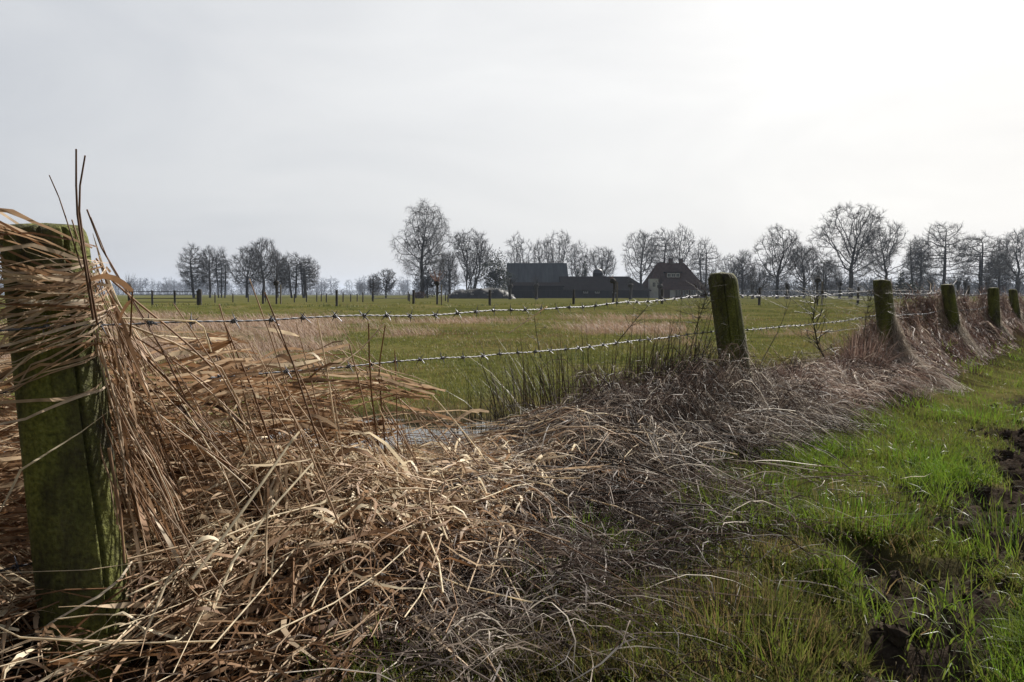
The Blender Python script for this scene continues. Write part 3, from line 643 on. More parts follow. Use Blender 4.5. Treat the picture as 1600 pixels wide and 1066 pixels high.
# leaves passing over the top
n = 16; k = 8; P = np.empty((n, k, 3)); t = np.linspace(0, 1, k); zz = U(.87, .925, n); Lx = U(.25, .6, n); d = NRM(0, .07, n); sg = NRM(-.02, .07, n); st = U(.0, .09, n)
for i in range(k):
    q_ = post_at(0, .87)
    P[:, i] = np.stack([q_[0] + rgt[0] * (st - Lx * t[i]) + toc[0] * d, q_[1] + rgt[1] * (st - Lx * t[i]) + toc[1] * d, zz - .07 * max(0, 1 - t[i] * 3) + .03 * math.sin(3.1 * t[i]) + sg * t[i] - .08 * t[i] ** 2], -1)
pp.append(ribbons(P, leafw(U(.003, .009, n), k), np.clip(NRM(.4, .22, n), 0, 1), roll=math.pi / 2 + NRM(0, .6, n), twist=.6))
# the bundle of stems climbing the sunny side of the post
n = 50; k = 6; t = np.linspace(0, 1, k); P = np.empty((n, k, 3)); zb = U(.08, .6, n); zt = np.minimum(zb + U(.15, .6, n), U(.66, .95, n)); zt = np.maximum(zt, zb + .1); a = U(-.8, .5, n); o1 = U(0, .36, n) ** 1.3; o2 = U(.002, .035, n)
for i in range(k):
    z = zb + (zt - zb) * t[i]; P[:, i] = around(z, a, r0 + o1 * (1 - t[i]) ** 1.3 + o2 + .01 * math.sin(t[i] * 5))
pp.append(tubes(P, U(.0008, .0024, n)[:, None] * np.ones(k)[None], np.clip(NRM(.42, .25, n), 0, 1), 4))
n = 30; P = np.empty((n, k, 3)); zb = U(.15, .65, n); Lz = U(.10, .28, n); a = U(-.8, .3, n); o1 = U(.02, .12, n)
for i in range(k):
    z = zb + Lz * t[i]; P[:, i] = around(z, a + .3 * t[i], r0 + .01 + o1 * (1 - .7 * t[i]))
pp.append(ribbons(P, leafw(U(.005, .011, n), k), np.clip(NRM(.4, .2, n), 0, 1), twist=1.2))
strands('wrapped_reed_leaves', pp, M_wrap); tag(bpy.data.objects['wrapped_reed_leaves'], 'dry reed leaves wound round the head of the near post', 'dry reeds', kind='stuff')

# ------------------------------------------------------------------ single reed stalks one can pick out
def smooth_path(pts, m=4):
    pts = np.array(pts); out = []
    for a, b in zip(pts[:-1], pts[1:]): out += [a + (b - a) * j / m for j in range(m)]
    return np.array(out + [pts[-1]])
def stalk(pix, r, tint, label, leaves=(), group='single dry reed stalks'):
    """pix: list of (px, py, depth) along the stalk; leaves: list of (fraction, dx, dy, dz, width)"""
    P = smooth_path([at(*p) for p in pix]); o = P[0].copy(); root = empty('reed_stalk', o, label, 'reed stalk', group)
    k = len(P); strands('stem', [tubes((P - o)[None], (r * np.linspace(1, .65, k))[None], np.array([tint]), 6)], M_reed, root)
    # the node, a slightly thicker joint
    for f, dx, dy, dz, w in leaves:
        j = int(f * (k - 1)); tt = np.linspace(0, 1, 7)[:, None]
        Q = P[j] - o + tt * np.array([dx, dy, dz]) + np.array([0, 0, .04]) * np.sin(tt * 3.1) * rng.uniform(-.5, 1) + np.array([0, 0, -.03]) * tt ** 2
        strands('leaf', [ribbons(Q[None], leafw(np.array([w]), 7), np.array([min(1, tint + rng.normal(0, .15))]), twist=1.2)], M_reed, root)
stalk([(200, 560, 1.62), (204, 515, 1.60), (207, 455, 1.57)], .0022, .2, 'short dark reed stalk with pale bent joint right of the near post head', [(1, -.10, -.01, .035, .012), (.9, -.03, 0, -.02, .008)])
stalk([(188, 497, 1.62), (250, 500, 1.68), (305, 502, 1.72), (318, 512, 1.73), (330, 550, 1.75)], .0024, .95, 'pale bent straw running just below the top wire beside the near post')
stalk([(196, 506, 1.63), (270, 535, 1.7), (345, 575, 1.78), (372, 625, 1.8), (390, 700, 1.82), (410, 790, 1.82)], .0026, .75, 'long arched straw drooping from the near post to the right')
stalk([(610, 750, 2.4), (590, 690, 2.36), (581, 620, 2.34), (577, 560, 2.33), (576, 505, 2.33)], .0032, .28, 'tall olive-brown upright reed stalk, left of the close pair', [(.3, -.1, .02, .02, .008)])
stalk([(604, 740, 2.45), (599, 660, 2.42), (592, 590, 2.4), (594, 560, 2.4), (602, 508, 2.38)], .003, .33, 'tall brown reed stalk ending at the top wire, right of the close pair', [(.45, .09, 0, .02, .008)])
stalk([(601, 505, 2.36), (565, 545, 2.3), (525, 575, 2.2), (505, 585, 2.18)], .002, .8, 'pale straw bent down leftward from the top wire')
stalk([(300, 905, 1.5), (385, 790, 1.62), (455, 690, 1.75), (470, 672, 1.78)], .0036, 1.0, 'bright cream reed stalk slanting up from the thatch, upper of the two', [(.2, -.05, -.05, .01, .009)])
stalk([(330, 960, 1.48), (362, 880, 1.56), (420, 800, 1.66), (490, 722, 1.8)], .0034, 1.0, 'bright cream reed stalk slanting up from the thatch, lower of the two')
stalk([(225, 995, 1.42), (262, 905, 1.5), (283, 884, 1.52), (330, 880, 1.55)], .0030, .95, 'kinked cream reed stalk low in the thatch')
stalk([(415, 900, 1.55), (416, 840, 1.6), (418, 790, 1.62), (434, 765, 1.63)], .0024, .8, 'upright thin straw with kink standing over the leaf thatch')
stalk([(855, 479, 2.95), (825, 500, 2.95), (795, 521, 2.92)], .0026, .9, 'broken pale straw hanging across the top wire')
stalk([(570, 790, 2.2), (520, 900, 1.95), (505, 1000, 1.8)], .0026, .8, 'long straw lying toward the camera right of the thatch')
stalk([(560, 900, 1.85), (590, 830, 1.95), (602, 750, 2.1), (605, 735, 2.15)], .0028, .85, 'pale straw rising in a hook below the puddle')
stalk([(170, 700, 1.55), (188, 800, 1.53), (195, 880, 1.5)], .0034, .4, 'brown reed stalk standing against the foot of the near post')
stalk([(146, 500, 1.54), (132, 410, 1.55), (121, 335, 1.57), (119, 290, 1.58), (119, 233, 1.58)], .0026, .12, 'tallest dark stalk standing above the near post top', group='dark stalks above the near post')
stalk([(152, 505, 1.55), (134, 405, 1.56), (124, 330, 1.59), (125, 290, 1.6), (133, 243, 1.6)], .0024, .15, 'dark stalk leaning right above the near post top', group='dark stalks above the near post')
stalk([(128, 420, 1.54), (106, 350, 1.56), (92, 308, 1.6), (77, 274, 1.6)], .0016, .12, 'thin dark stalk leaning left above the near post top', group='dark stalks above the near post')
GL = 'slanting dry reed stalk among the blown reeds between the near post and the puddle'
for i in range(34):
    x0 = rng.uniform(230, 560); y0 = rng.uniform(690, 830); Yd = rng.uniform(1.65, 2.2); hh = rng.uniform(130, 270); lean = rng.uniform(.25, .95) if x0 < 470 else rng.uniform(-.3, .5)
    p1 = (x0 - lean * hh * .5, y0 - hh * .55, Yd + .05); p2 = (x0 - lean * hh, y0 - hh, Yd + .08)
    stalk([(x0, y0, Yd), p1, p2], rng.uniform(.0018, .003), float(np.clip(rng.normal(.45, .22), 0, 1)), GL,
          [(rng.uniform(.4, 1), -rng.uniform(.08, .22), rng.uniform(-.05, .05), rng.uniform(-.05, .08), rng.uniform(.007, .012)) for _ in range(rng.integers(1, 4))], 'slanting reed stalks beside the near post')

# ------------------------------------------------------------------ rush clumps, green tufts, dead weeds
def clump(name, px, py, Yd, n, rx, ry, h, lean, mat, tb, label, cat, w=.0022, spread=1.0, group=None):
    c = at(px, py, Yd); a = U(0, 6.28, n); rr = np.sqrt(rng.random(n)); x = c[0] + np.cos(a) * rr * rx; y = c[1] + np.sin(a) * rr * ry
    z0 = float(G(c[0], c[1])); L_ = U(.55, 1.0, n) * h; la = np.arctan2((y - c[1]) / ry, (x - c[0]) / rx) + NRM(0, .5, n)
    P = upright(x, y, G(x, y) - .01, L_, la, np.clip(np.abs(NRM(lean, lean * .6, n)) * spread, 0, .9), 5)
    P -= np.array([c[0], c[1], z0])
    o = strands(name, [ribbons(P, leafw(U(.7, 1.2, n) * w, 5, .1, .9), np.clip(NRM(tb, .22, n), 0, 1), roll=U(-.6, .6, n))], mat)
    o.location = (c[0], c[1], z0); return tag(o, label, cat, group)
clump('rush_clump', 930, 650, 4.1, 400, .52, .22, .68, .32, M_rush, .38, 'tall dark rush clump standing under the wires left of the second post', 'rushes', .0055)
clump('rush_clump', 1065, 640, 4.75, 150, .28, .2, .54, .25, M_rush, .35, 'brownish rush clump close behind the second post', 'rushes', .004)
clump('rush_clump', 745, 690, 3.8, 90, .12, .1, .42, .18, M_rush, .12, 'small dark rush clump at the edge of the puddle', 'rushes', .003)
clump('rush_clump', 845, 660, 3.9, 150, .22, .16, .44, .35, M_rush, .25, 'loose rush clump between the puddle and the tall rushes', 'rushes', .003)
TG = 'bright green tufts on the path side'
clump('grass_tuft', 905, 880, 2.25, 130, .085, .07, .15, .4, M_grass, .9, 'bright green grass tuft growing from the grey dead grass', 'grass tuft', .0048, group=TG)
clump('grass_tuft', 1010, 905, 2.12, 22, .06, .03, .09, .3, M_grass, .8, 'few short green blades beside the bright tuft', 'grass tuft', .0045, group=TG)
clump('grass_tuft', 1330, 850, 2.5, 420, .24, .17, .15, .5, M_grass, .8, 'big green tussock left of the mud', 'grass tuft', .0034, group=TG)
clump('grass_tuft', 1190, 800, 2.9, 260, .18, .14, .14, .5, M_grass, .75, 'green tussock at the edge of the dead grass below the second post', 'grass tuft', .0034, group=TG)
clump('grass_tuft', 1440, 745, 3.6, 240, .2, .15, .14, .5, M_grass, .78, 'green tussock above the upper mud patch', 'grass tuft', .0034, group=TG)
clump('grass_tuft', 1530, 640, 5.4, 260, .3, .25, .14, .5, M_grass, .85, 'green tussock right of the third post skirt', 'grass tuft', .004, group=TG)
clump('grass_tuft', 1140, 985, 1.75, 420, .2, .13, .16, .4, M_grass, .2, 'yellowish brown tussock at the bottom of the view', 'grass tuft', .0024, group=TG)
clump('grass_tuft', 1240, 1020, 1.62, 260, .15, .1, .13, .4, M_grass, .35, 'olive tussock at the bottom beside the mud', 'grass tuft', .0026, group=TG)
clump('grass_tuft', 1590, 880, 2.3, 300, .2, .16, .13, .5, M_grass, .75, 'green tussock at the right edge beyond the mud', 'grass tuft', .003, group=TG)

TB = 'brown tussocks along the fence'
def tuss(px, py, Yd, n, rx, h, label, tb=.4, mat=None):
    clump('dry_tussock', px, py, Yd, n, rx, rx * .7, h * 1.2, .5, mat or M_wind, tb, label, 'dead tussock', .0034, group=TB)
tuss(1235, 620, 4.95, 520, .16, .26, 'bushy brown dead tussock just right of the second post')
tuss(1300, 625, 5.6, 460, .2, .24, 'dark mauve-brown dead tussock midway between second and third posts', .25)
tuss(1338, 600, 6.35, 560, .2, .42, 'rounded pale brown tussock leaning on the left of the third post', .5)
tuss(1085, 615, 4.3, 420, .14, .27, 'reddish brown dead tussock touching the left of the second post', .35)
tuss(1000, 650, 3.7, 420, .2, .16, 'brown dead tussock under the tall rushes', .3)
tuss(880, 690, 3.2, 420, .2, .16, 'low grey dead tussock on the crest of the heap', .3, M_straw)
tuss(1010, 740, 2.95, 420, .18, .15, 'dark dead tussock in the middle of the heap', .12, M_straw)
tuss(1180, 705, 3.7, 420, .18, .16, 'pale dead tussock spreading in front of the second post', .6, M_hair)
tuss(1420, 625, 6.2, 320, .16, .14, 'pale flattened tussock in front of the third post', .6, M_hair)
def weed(pix, label, seed, r=.003, nb=14, tint=.1, L_=.12):
    rg = np.random.default_rng(seed); P = smooth_path([at(*p) for p in pix]); o = P[0].copy()
    parts = [tubes((P - o)[None], (r * np.linspace(1, .4, len(P)))[None], np.array([tint]), 5)]
    for i in range(nb):
        j = rg.integers(len(P) // 4, len(P)); d = rg.normal(0, 1, 3); d[2] = abs(d[2]) * .7; d /= np.linalg.norm(d); t = np.linspace(0, 1, 4)[:, None]
        Q = P[j] - o + d * t * L_ * rg.uniform(.4, 1.2) + rg.normal(0, .008, (4, 3)) * t
        parts.append(tubes(Q[None], (r * .4 * np.linspace(1, .4, 4))[None], np.array([tint]), 4))
        for e in range(2):
            d2 = d + rg.normal(0, .8, 3); Q2 = Q[2] + d2 * t * L_ * .35
            parts.append(tubes(Q2[None], (r * .25 * np.linspace(1, .4, 4))[None], np.array([tint]), 3))
    ob = strands('dead_weed', parts, M_rush); ob.location = o; return tag(ob, label, 'dead weed')
weed([(1300, 580, 6.0), (1278, 540, 6.0), (1270, 500, 6.0), (1275, 465, 6.0)], 'dark branching dead weed tangled in the wires before the third post', 3, .007, 40, .15, .22)
weed([(1190, 565, 4.9), (1215, 520, 5.0), (1235, 470, 5.0)], 'thin bare twig rising right of the second post', 4, .003, 6, .1, .2)
weed([(845, 560, 3.3), (838, 520, 3.3), (834, 485, 3.2)], 'thin dead weed hanging under the top wire midway', 5, .002, 12, .2, .06)
weed([(960, 540, 3.6), (985, 510, 3.6), (1012, 478, 3.55)], 'crooked dry weed caught on the top wire above the rushes', 6, .0026, 18, .4, .07)
weed([(1330, 590, 6.3), (1310, 560, 6.3), (1298, 540, 6.3)], 'short thick dark stick poking from the straw before the third post', 7, .01, 2, .1, .05)
weed([(1085, 520, 4.3), (1095, 490, 4.3), (1105, 462, 4.3)], 'wiry dead weed clinging to the left side of the second post', 8, .003, 45, .3, .16)
weed([(1350, 540, 6.95), (1352, 500, 6.95), (1362, 460, 6.95)], 'brown wiry weed net clinging to the left of the third post', 9, .003, 90, .45, .3)
weed([(985, 830, 2.4), (975, 790, 2.42), (965, 750, 2.44)], 'dark stick standing in the grey dead grass heap', 10, .004, 2, .1, .05)
weed([(720, 690, 3.0), (700, 665, 3.0), (678, 642, 3.0)], 'dark dead stem leaning left by the puddle', 12, .004, 4, .12, .05)

# ------------------------------------------------------------------ trees
def grow(att, trunks, D, infl, kill, itmax=90, seed=0, up=.12):
    rg = np.random.default_rng(seed); nodes, par = [], []
    for tr in trunks:
        prev = -1
        for p in tr: nodes.append(np.array(p, float)); par.append(prev); prev = len(nodes) - 1
    nodes = list(nodes); Pn = np.array(nodes); near = np.full(len(att), 1e9); idx = np.zeros(len(att), int)
    d = np.linalg.norm(att[:, None] - Pn[None], axis=2); idx = d.argmin(1); near = d.min(1); alive = np.ones(len(att), bool); fails = np.zeros(len(att), int)
    for it in range(itmax):
        a = np.where(alive & (near < infl))[0]
        if len(a) == 0:
            if alive.any() and it == 0: infl *= 2; continue
            break
        src = idx[a]; v = nrm(att[a] - Pn[src]); acc = np.zeros_like(Pn); np.add.at(acc, src, v); us = np.unique(src)
        g = nrm(nrm(acc[us]) + np.array([0, 0, up]) + rg.normal(0, .12, (len(us), 3))); new = Pn[us] + g * D
        n0 = len(Pn); Pn = np.concatenate([Pn, new]); par += list(us)
        al = np.where(alive)[0]; dd = np.linalg.norm(att[al][:, None] - new[None], axis=2); j = dd.argmin(1); m = dd[np.arange(len(al)), j]
        tried = np.isin(al, a); b = m < near[al]; stuck = tried & (m > near[al] - .04 * D); near[al[b]] = m[b]; idx[al[b]] = n0 + j[b]; fails[al[stuck]] += 1; alive &= fails < 7; alive &= near > kill
        # a node that keeps growing the same way without reaching anything is dropped
        if len(Pn) > 2600: break
    return Pn, np.array(par)
def tree_parts(H, W, kind, seed, tmin=.018, natt=780, twl=1.0, ntw=6):
    """returns (trunk mesh data, crown mesh data) of a bare tree of height H and crown width W"""
    rg = np.random.default_rng(seed); D = H * .028
    base = {'oak': .20, 'alder': .16, 'fan': .08, 'weep': .16, 'slim': .14, 'low': .1}[kind]
    zc = (1 + base) / 2 * H; rz = (1 - base) / 2 * H
    p = rg.normal(0, 1, (natt * 3, 3)); p = nrm(p) * (rg.random((len(p), 1)) ** .42)
    p = p * np.array([W / 2, W / 2, rz])
    if kind in ('fan',): k = .45 + .55 * (p[:, 2] / rz + 1) / 2 * 1.3; p[:, :2] *= np.clip(k, 0, 1.1)[:, None]
    if kind == 'alder': p[:, 2] = .45 * p[:, 2] + .55 * (np.round(p[:, 2] / (H * .085)) * H * .085) + rg.normal(0, H * .015, len(p))
    p[:, 2] += zc
    cl = fbm(p[:, 0] / W * 5 + seed, p[:, 2] / H * 6 + p[:, 1] / W * 4, seed, 2); p = p[cl > np.quantile(cl, .35)][:natt]
    trunks = []
    if kind in ('fan', 'low'):
        for i in range(rg.integers(5, 8)):
            a = rg.uniform(0, 6.28); q = [np.array([np.cos(a), np.sin(a), 0]) * .25]
            for j in range(5): q.append(q[-1] + np.array([np.cos(a) * D * .35, np.sin(a) * D * .35, D * .95]) + rg.normal(0, D * .08, 3))
            trunks.append(q)
    elif kind == 'alder':
        for i in range(rg.integers(1, 4)):
            a = rg.uniform(0, 6.28); q = [np.array([np.cos(a), np.sin(a), 0]) * .35 * (i > 0) * 2]
            for j in range(int(H * rg.uniform(.7, .9) / D)): q.append(q[-1] + np.array([np.cos(a) * D * .06, np.sin(a) * D * .06, D]) + rg.normal(0, D * .07, 3))
            trunks.append(q)
    else:
        q = [np.zeros(3)]; n = int(H * {'oak': .36, 'weep': .40, 'slim': .6}[kind] / D)
        for j in range(n): q.append(q[-1] + np.array([0, 0, D]) + rg.normal(0, D * .08, 3))
        trunks.append(q)
    Pn, par = grow(p, trunks, D, H * .24, D * 1.15, seed=seed, up=.18 if kind != 'alder' else .02)
    N_ = len(Pn); cnt = np.zeros(N_)
    child = np.bincount(par[par >= 0], minlength=N_); cnt[child == 0] = 1
    for i in range(N_ - 1, -1, -1):
        if par[i] >= 0: cnt[par[i]] += cnt[i]
    rad = tmin * 1.25 * np.maximum(cnt, 1) ** .46; rad = np.minimum(rad, H * .028)
    e = np.where(par >= 0)[0]; seg = np.stack([Pn[par[e]], Pn[e]], 1); r2 = np.stack([np.minimum(rad[par[e]], rad[e] * 1.5), rad[e]], 1)
    rid = np.arange(N_)
    for i in range(N_):
        if par[i] >= 0: rid[i] = rid[par[i]]
    big = rad[e] > min(H * .0075, rad.max() * .55)
    # twigs
    tips = np.where(cnt <= 3)[0]; tips = np.repeat(tips, ntw); tips = tips[par[tips] >= 0]; dv = nrm(Pn[tips] - Pn[par[tips]])
    dv = nrm(dv + rg.normal(0, .55, dv.shape) + np.array([0, 0, .25 if kind != 'weep' else -.1])); Lt = twl * rg.uniform(.4, 1.2, len(tips))
    q0 = Pn[tips]; q1 = q0 + dv * Lt[:, None] * .5; dv2 = nrm(dv + rg.normal(0, .3, dv.shape) + np.array([0, 0, .15 if kind != 'weep' else -.9])); q2 = q1 + dv2 * Lt[:, None] * .5
    tw = np.stack([q0, q1, q2], 1); tr = np.stack([np.full(len(tips), tmin * .7), np.full(len(tips), tmin * .55), np.full(len(tips), tmin * .3)], 1)
    sd = nrm(rg.normal(0, 1, dv.shape)) * .6 + dv * .7; q3 = q1 + sd * Lt[:, None] * .45
    tw2 = np.stack([q1, (q1 + q3) / 2 + rg.normal(0, .03, q3.shape), q3], 1)
    one = lambda n: np.full(n, .5)
    tk = [tubes(seg[big & (rid[e] == q_)], r2[big & (rid[e] == q_)], one((big & (rid[e] == q_)).sum()), 7) for q_ in np.unique(rid[e][big])]
    cr = [tubes(seg[~big], r2[~big], one((~big).sum()), 4), tubes(tw, tr, one(len(tw)), 3), tubes(tw2, tr * .8, one(len(tw2)), 3)]
    return tk, join(cr)
def tree(px, top, W, kind, Yd, label, seed, group=None, base=None, name='bare_tree', mats=None, **kw):
    c = at(px, 466, Yd); H = at(px, top, Yd)[2]; Wm = W / F * Yd
    tk, cr = tree_parts(H, Wm, kind, seed, **kw)
    root = empty(name, (c[0], Yd, float(G(c[0], Yd)) - .1), label, 'tree', group)
    mt, mc = mats or (M_bark, M_twig)
    [link('trunk', mesh_q('trunk', k_[0], k_[1]), mt, root) for k_ in tk]; link('crown', mesh_q('crown', cr[0], cr[1]), mc, root); return root
GA, GB, GC = 'bare trees of the left copse', 'bare trees around the farm', 'bare trees of the right row'
TREES = [
 (303, 384, 46, 'alder', 165, 'leftmost bare tree of the left copse, dense with low side branches', GA, {}),
 (328, 383, 26, 'slim', 170, 'slender bare tree second from the left in the copse', GA, {}),
 (346, 388, 24, 'alder', 168, 'narrow bare tree just left of the gap in the copse', GA, {}),
 (386, 386, 62, 'oak', 172, 'broad rounded bare tree in the middle of the left copse', GA, {}),
 (413, 371, 58, 'oak', 165, 'tallest domed bare tree of the left copse', GA, {}),
 (434, 392, 36, 'slim', 175, 'thin bare tree behind the staked pollard in the copse', GA, {}),
 (456, 394, 40, 'alder', 160, 'dense dark bare tree in the right part of the copse', GA, dict(natt=850, ntw=4)),
 (479, 400, 40, 'alder', 162, 'rightmost dense bare tree of the left copse', GA, dict(natt=850, ntw=4)),
 (584, 428, 22, 'slim', 150, 'small bare tree standing left of the low round one', GB, dict(natt=240, twl=.6, ntw=3)),
 (603, 419, 40, 'oak', 140, 'low round bare tree left of the tallest farm tree', GB, dict(natt=260, twl=.6, ntw=3)),
 (660, 312, 92, 'weep', 150, 'tallest dark bare tree with drooping twigs left of the farm', GB, dict(natt=2000, ntw=7, twl=1.3)),
 (702, 392, 34, 'slim', 158, 'pale thin bare tree filling the gap right of the tallest tree', GB, {}),
 (736, 357, 74, 'fan', 150, 'many-stemmed fan-shaped bare tree beside the silage heap', GB, dict(natt=1500, ntw=7)),
 (812, 364, 56, 'fan', 190, 'pale fan-shaped bare tree behind the grey barn roof', GB, {}),
 (848, 372, 40, 'fan', 185, 'slim bare tree over the middle of the grey barn roof', GB, {}),
 (874, 360, 60, 'fan', 180, 'broad bare tree behind the right end of the grey barn', GB, dict(natt=760)),
 (904, 378, 38, 'fan', 178, 'bare tree above the gap between the two barns', GB, {}),
 (938, 385, 58, 'fan', 176, 'bare tree behind the round silo', GB, {}),
 (1001, 360, 62, 'oak', 165, 'round bare tree left of the farmhouse', GB, {}),
 (1034, 355, 50, 'alder', 172, 'upright bare tree behind the left roof slope of the farmhouse', GB, dict(natt=760)),
 (1063, 350, 50, 'oak', 176, 'tallest bare tree directly behind the farmhouse chimney', GB, {}),
 (1101, 373, 46, 'alder', 165, 'dense twiggy bare tree at the right end of the farmhouse', GB, dict(natt=850, ntw=4)),
 (1140, 396, 40, 'low', 170, 'low bushy bare tree left of the isolated round tree', GC, dict(natt=380, ntw=4)),
 (1160, 391, 36, 'slim', 160, 'thin pale bare tree right of the second post top', GC, {}),
 (1183, 410, 40, 'low', 165, 'low bushy bare tree beneath the isolated round tree', GC, dict(natt=300, ntw=3)),
 (1214, 351, 76, 'oak', 140, 'isolated round-crowned bare tree right of the second post', GC, dict(natt=760)),
 (1256, 384, 46, 'oak', 145, 'small forked bare tree left of the biggest tree', GC, dict(natt=760)),
 (1329, 317, 132, 'oak', 140, 'biggest bare tree with wide spreading crown', GC, dict(natt=1250, twl=1.0)),
 (1384, 344, 74, 'oak', 145, 'tall bare tree behind the third post top', GC, dict(natt=850)),
 (1426, 372, 30, 'alder', 150, 'slender pair of bare trunks behind the ivy stump', GC, {}),
 (1437, 370, 34, 'slim', 152, 'slender bare tree between the ivy stump and the layered tree', GC, {}),
 (1474, 344, 78, 'alder', 135, 'bare tree with flat layered twig clouds above the fourth post', GC, dict(natt=620)),
 (1530, 364, 70, 'alder', 135, 'three-stemmed bare tree above the fifth post', GC, dict(natt=560)),
 (1588, 359, 74, 'oak', 140, 'bare tree cut by the right edge of the view', GC, {}),
 (1560, 395, 40, 'slim', 150, 'thin bare tree left of the one at the right edge', GC, {}),
 (1290, 405, 40, 'slim', 175, 'faint thin bare tree left under the biggest crown', GC, {}),
]
for i, (px, top, W, kind, Yd, lab, grp, kw) in enumerate(TREES): tree(px, top, W, kind, Yd, lab, 100 + i * 3, grp, **kw)

def pollard(px, base_py, head_py, top_py, Yd, label, seed, orange=False, rt=.07, nsh=40, group='pollarded willows', spread=.5, stake=False, headr=.2):
    rg = np.random.default_rng(seed); c = at(px, base_py, Yd); z0 = float(G(c[0], Yd)); hz = at(px, head_py, Yd)[2]; tz = at(px, top_py, Yd)[2]
    root = empty('pollard_willow', (c[0], Yd, z0 - .03), label, 'tree', group)
    hz -= z0; tz -= z0
    ln_ = rg.normal(0, .012); q = np.array([[ln_ * j, 0, hz * j / 5] for j in range(6)]); v, qd, t = tubes(q[None], (rt * np.array([1.3, 1, 1, 1, 1.1, 1.6]))[None], np.array([.5]), 8)
    link('trunk', mesh_q('trunk', v, qd), M_bark, root)
    # knuckled head
    vs = []; na = 12; zs = np.linspace(-1, 1, 9); V = []
    for z in zs:
        r_ = math.sqrt(max(0, 1 - z * z)) * headr + .005
        for k in range(na): V.append([math.cos(k * 6.283 / na) * r_ * rg.uniform(.75, 1.2), math.sin(k * 6.283 / na) * r_ * rg.uniform(.75, 1.2), hz + z * headr * .9])
    b = np.arange(8)[:, None] * na; j = np.arange(na)[None]; j2 = (j + 1) % na
    link('pollard_head', mesh_q('pollard_head', np.array(V), np.stack([b + j, b + j2, b + j2 + na, b + j + na], -1).reshape(-1, 4)), M_bark, root)
    d = nrm(np.stack([rg.normal(0, spread, nsh), rg.normal(0, spread, nsh), np.ones(nsh)], -1)); Ls = (tz - hz) * rg.uniform(.5, 1.05, nsh); tt = np.linspace(0, 1, 4)
    P = np.array([0, 0, hz]) + d[:, None] * (Ls[:, None] * tt[None])[..., None] + np.array([0, 0, .1]) * (tt ** 2)[None, :, None] * Ls[:, None, None]
    v, qd, t = tubes(P, np.tile(np.array([.012, .01, .008, .004]) * Yd / 75, (nsh, 1)), np.full(nsh, .5), 3)
    link('shoots', mesh_q('shoots', v, qd), M_twig_orange if orange else M_twig, root)
    if stake:
        sx = .25; q = np.array([[sx, 0, 0], [sx, 0, hz * .5], [sx, 0, hz * .95]])
        v, qd, t = tubes(q[None], np.full((1, 3), .04), np.array([.5]), 6); link('stake', mesh_q('stake', v, qd), M_stake, root)
        q = np.array([[sx, 0, hz * .62], [0, 0, hz * .62]]); v, qd, t = tubes(q[None], np.full((1, 2), .035), np.array([.5]), 6); link('tie_strap', mesh_q('tie_strap', v, qd), M_darkpost, root)
M_stake = plain('pale_stake', (.10, .085, .07), (.19, .165, .135), 8, .9)
YG = 'young staked pollards in the field'
pollard(432, 481, 442, 415, 45, 'young staked pollard before the left copse', 1, False, .055, 26, YG, .5, True, .16)
pollard(683, 481, 442, 418, 45, 'young staked pollard with orange shoots before the tallest tree', 2, True, .055, 40, YG, .45, True, .16)
pollard(957, 482, 438, 428, 44, 'young staked pollard before the long dark barn', 3, True, .06, 14, YG, .5, True, .16)
pollard(1277, 480, 437, 424, 45, 'young pollard with narrow dark head right of the second post', 4, False, .05, 12, YG, .3, True, .17)
pollard(202, 478, 446, 425, 60, 'small pollard with thin shoots behind the left gate', 5, False, .08, 26, YG, .55, False, .2)
for i, (px, hp, tp, lab) in enumerate([(1312, 444, 418, 'dark pollard willow left of the biggest tree trunk'), (1230, 448, 432, 'small far pollard willow between the isolated tree and the forked tree'), (1176, 446, 420, 'pollard willow low under the thin pale tree'),
                                      (1453, 444, 424, 'far pollard willow left of the layered tree trunk'), (1496, 442, 424, 'far pollard willow right of the fourth post, left of a close pair'), (1508, 443, 426, 'far pollard willow right of the fourth post, right of a close pair'),
                                      (1543, 442, 424, 'far pollard willow right of the three-stemmed tree'), (1590, 441, 425, 'far pollard willow at the right frame edge'), (797, 447, 428, 'pollard willow before the left end of the grey barn'), (838, 446, 428, 'pollard willow before the middle of the grey barn'),
                                      (985, 446, 430, 'pollard willow before the right end of the long barn'), (1031, 447, 428, 'pollard willow before the farmhouse')]):
    pollard(px, 467, hp, tp, 125 if px > 1100 else 118, lab, 20 + i, False, .22, 46, 'pollard willows along the farm and the right row', .6, False, .42)

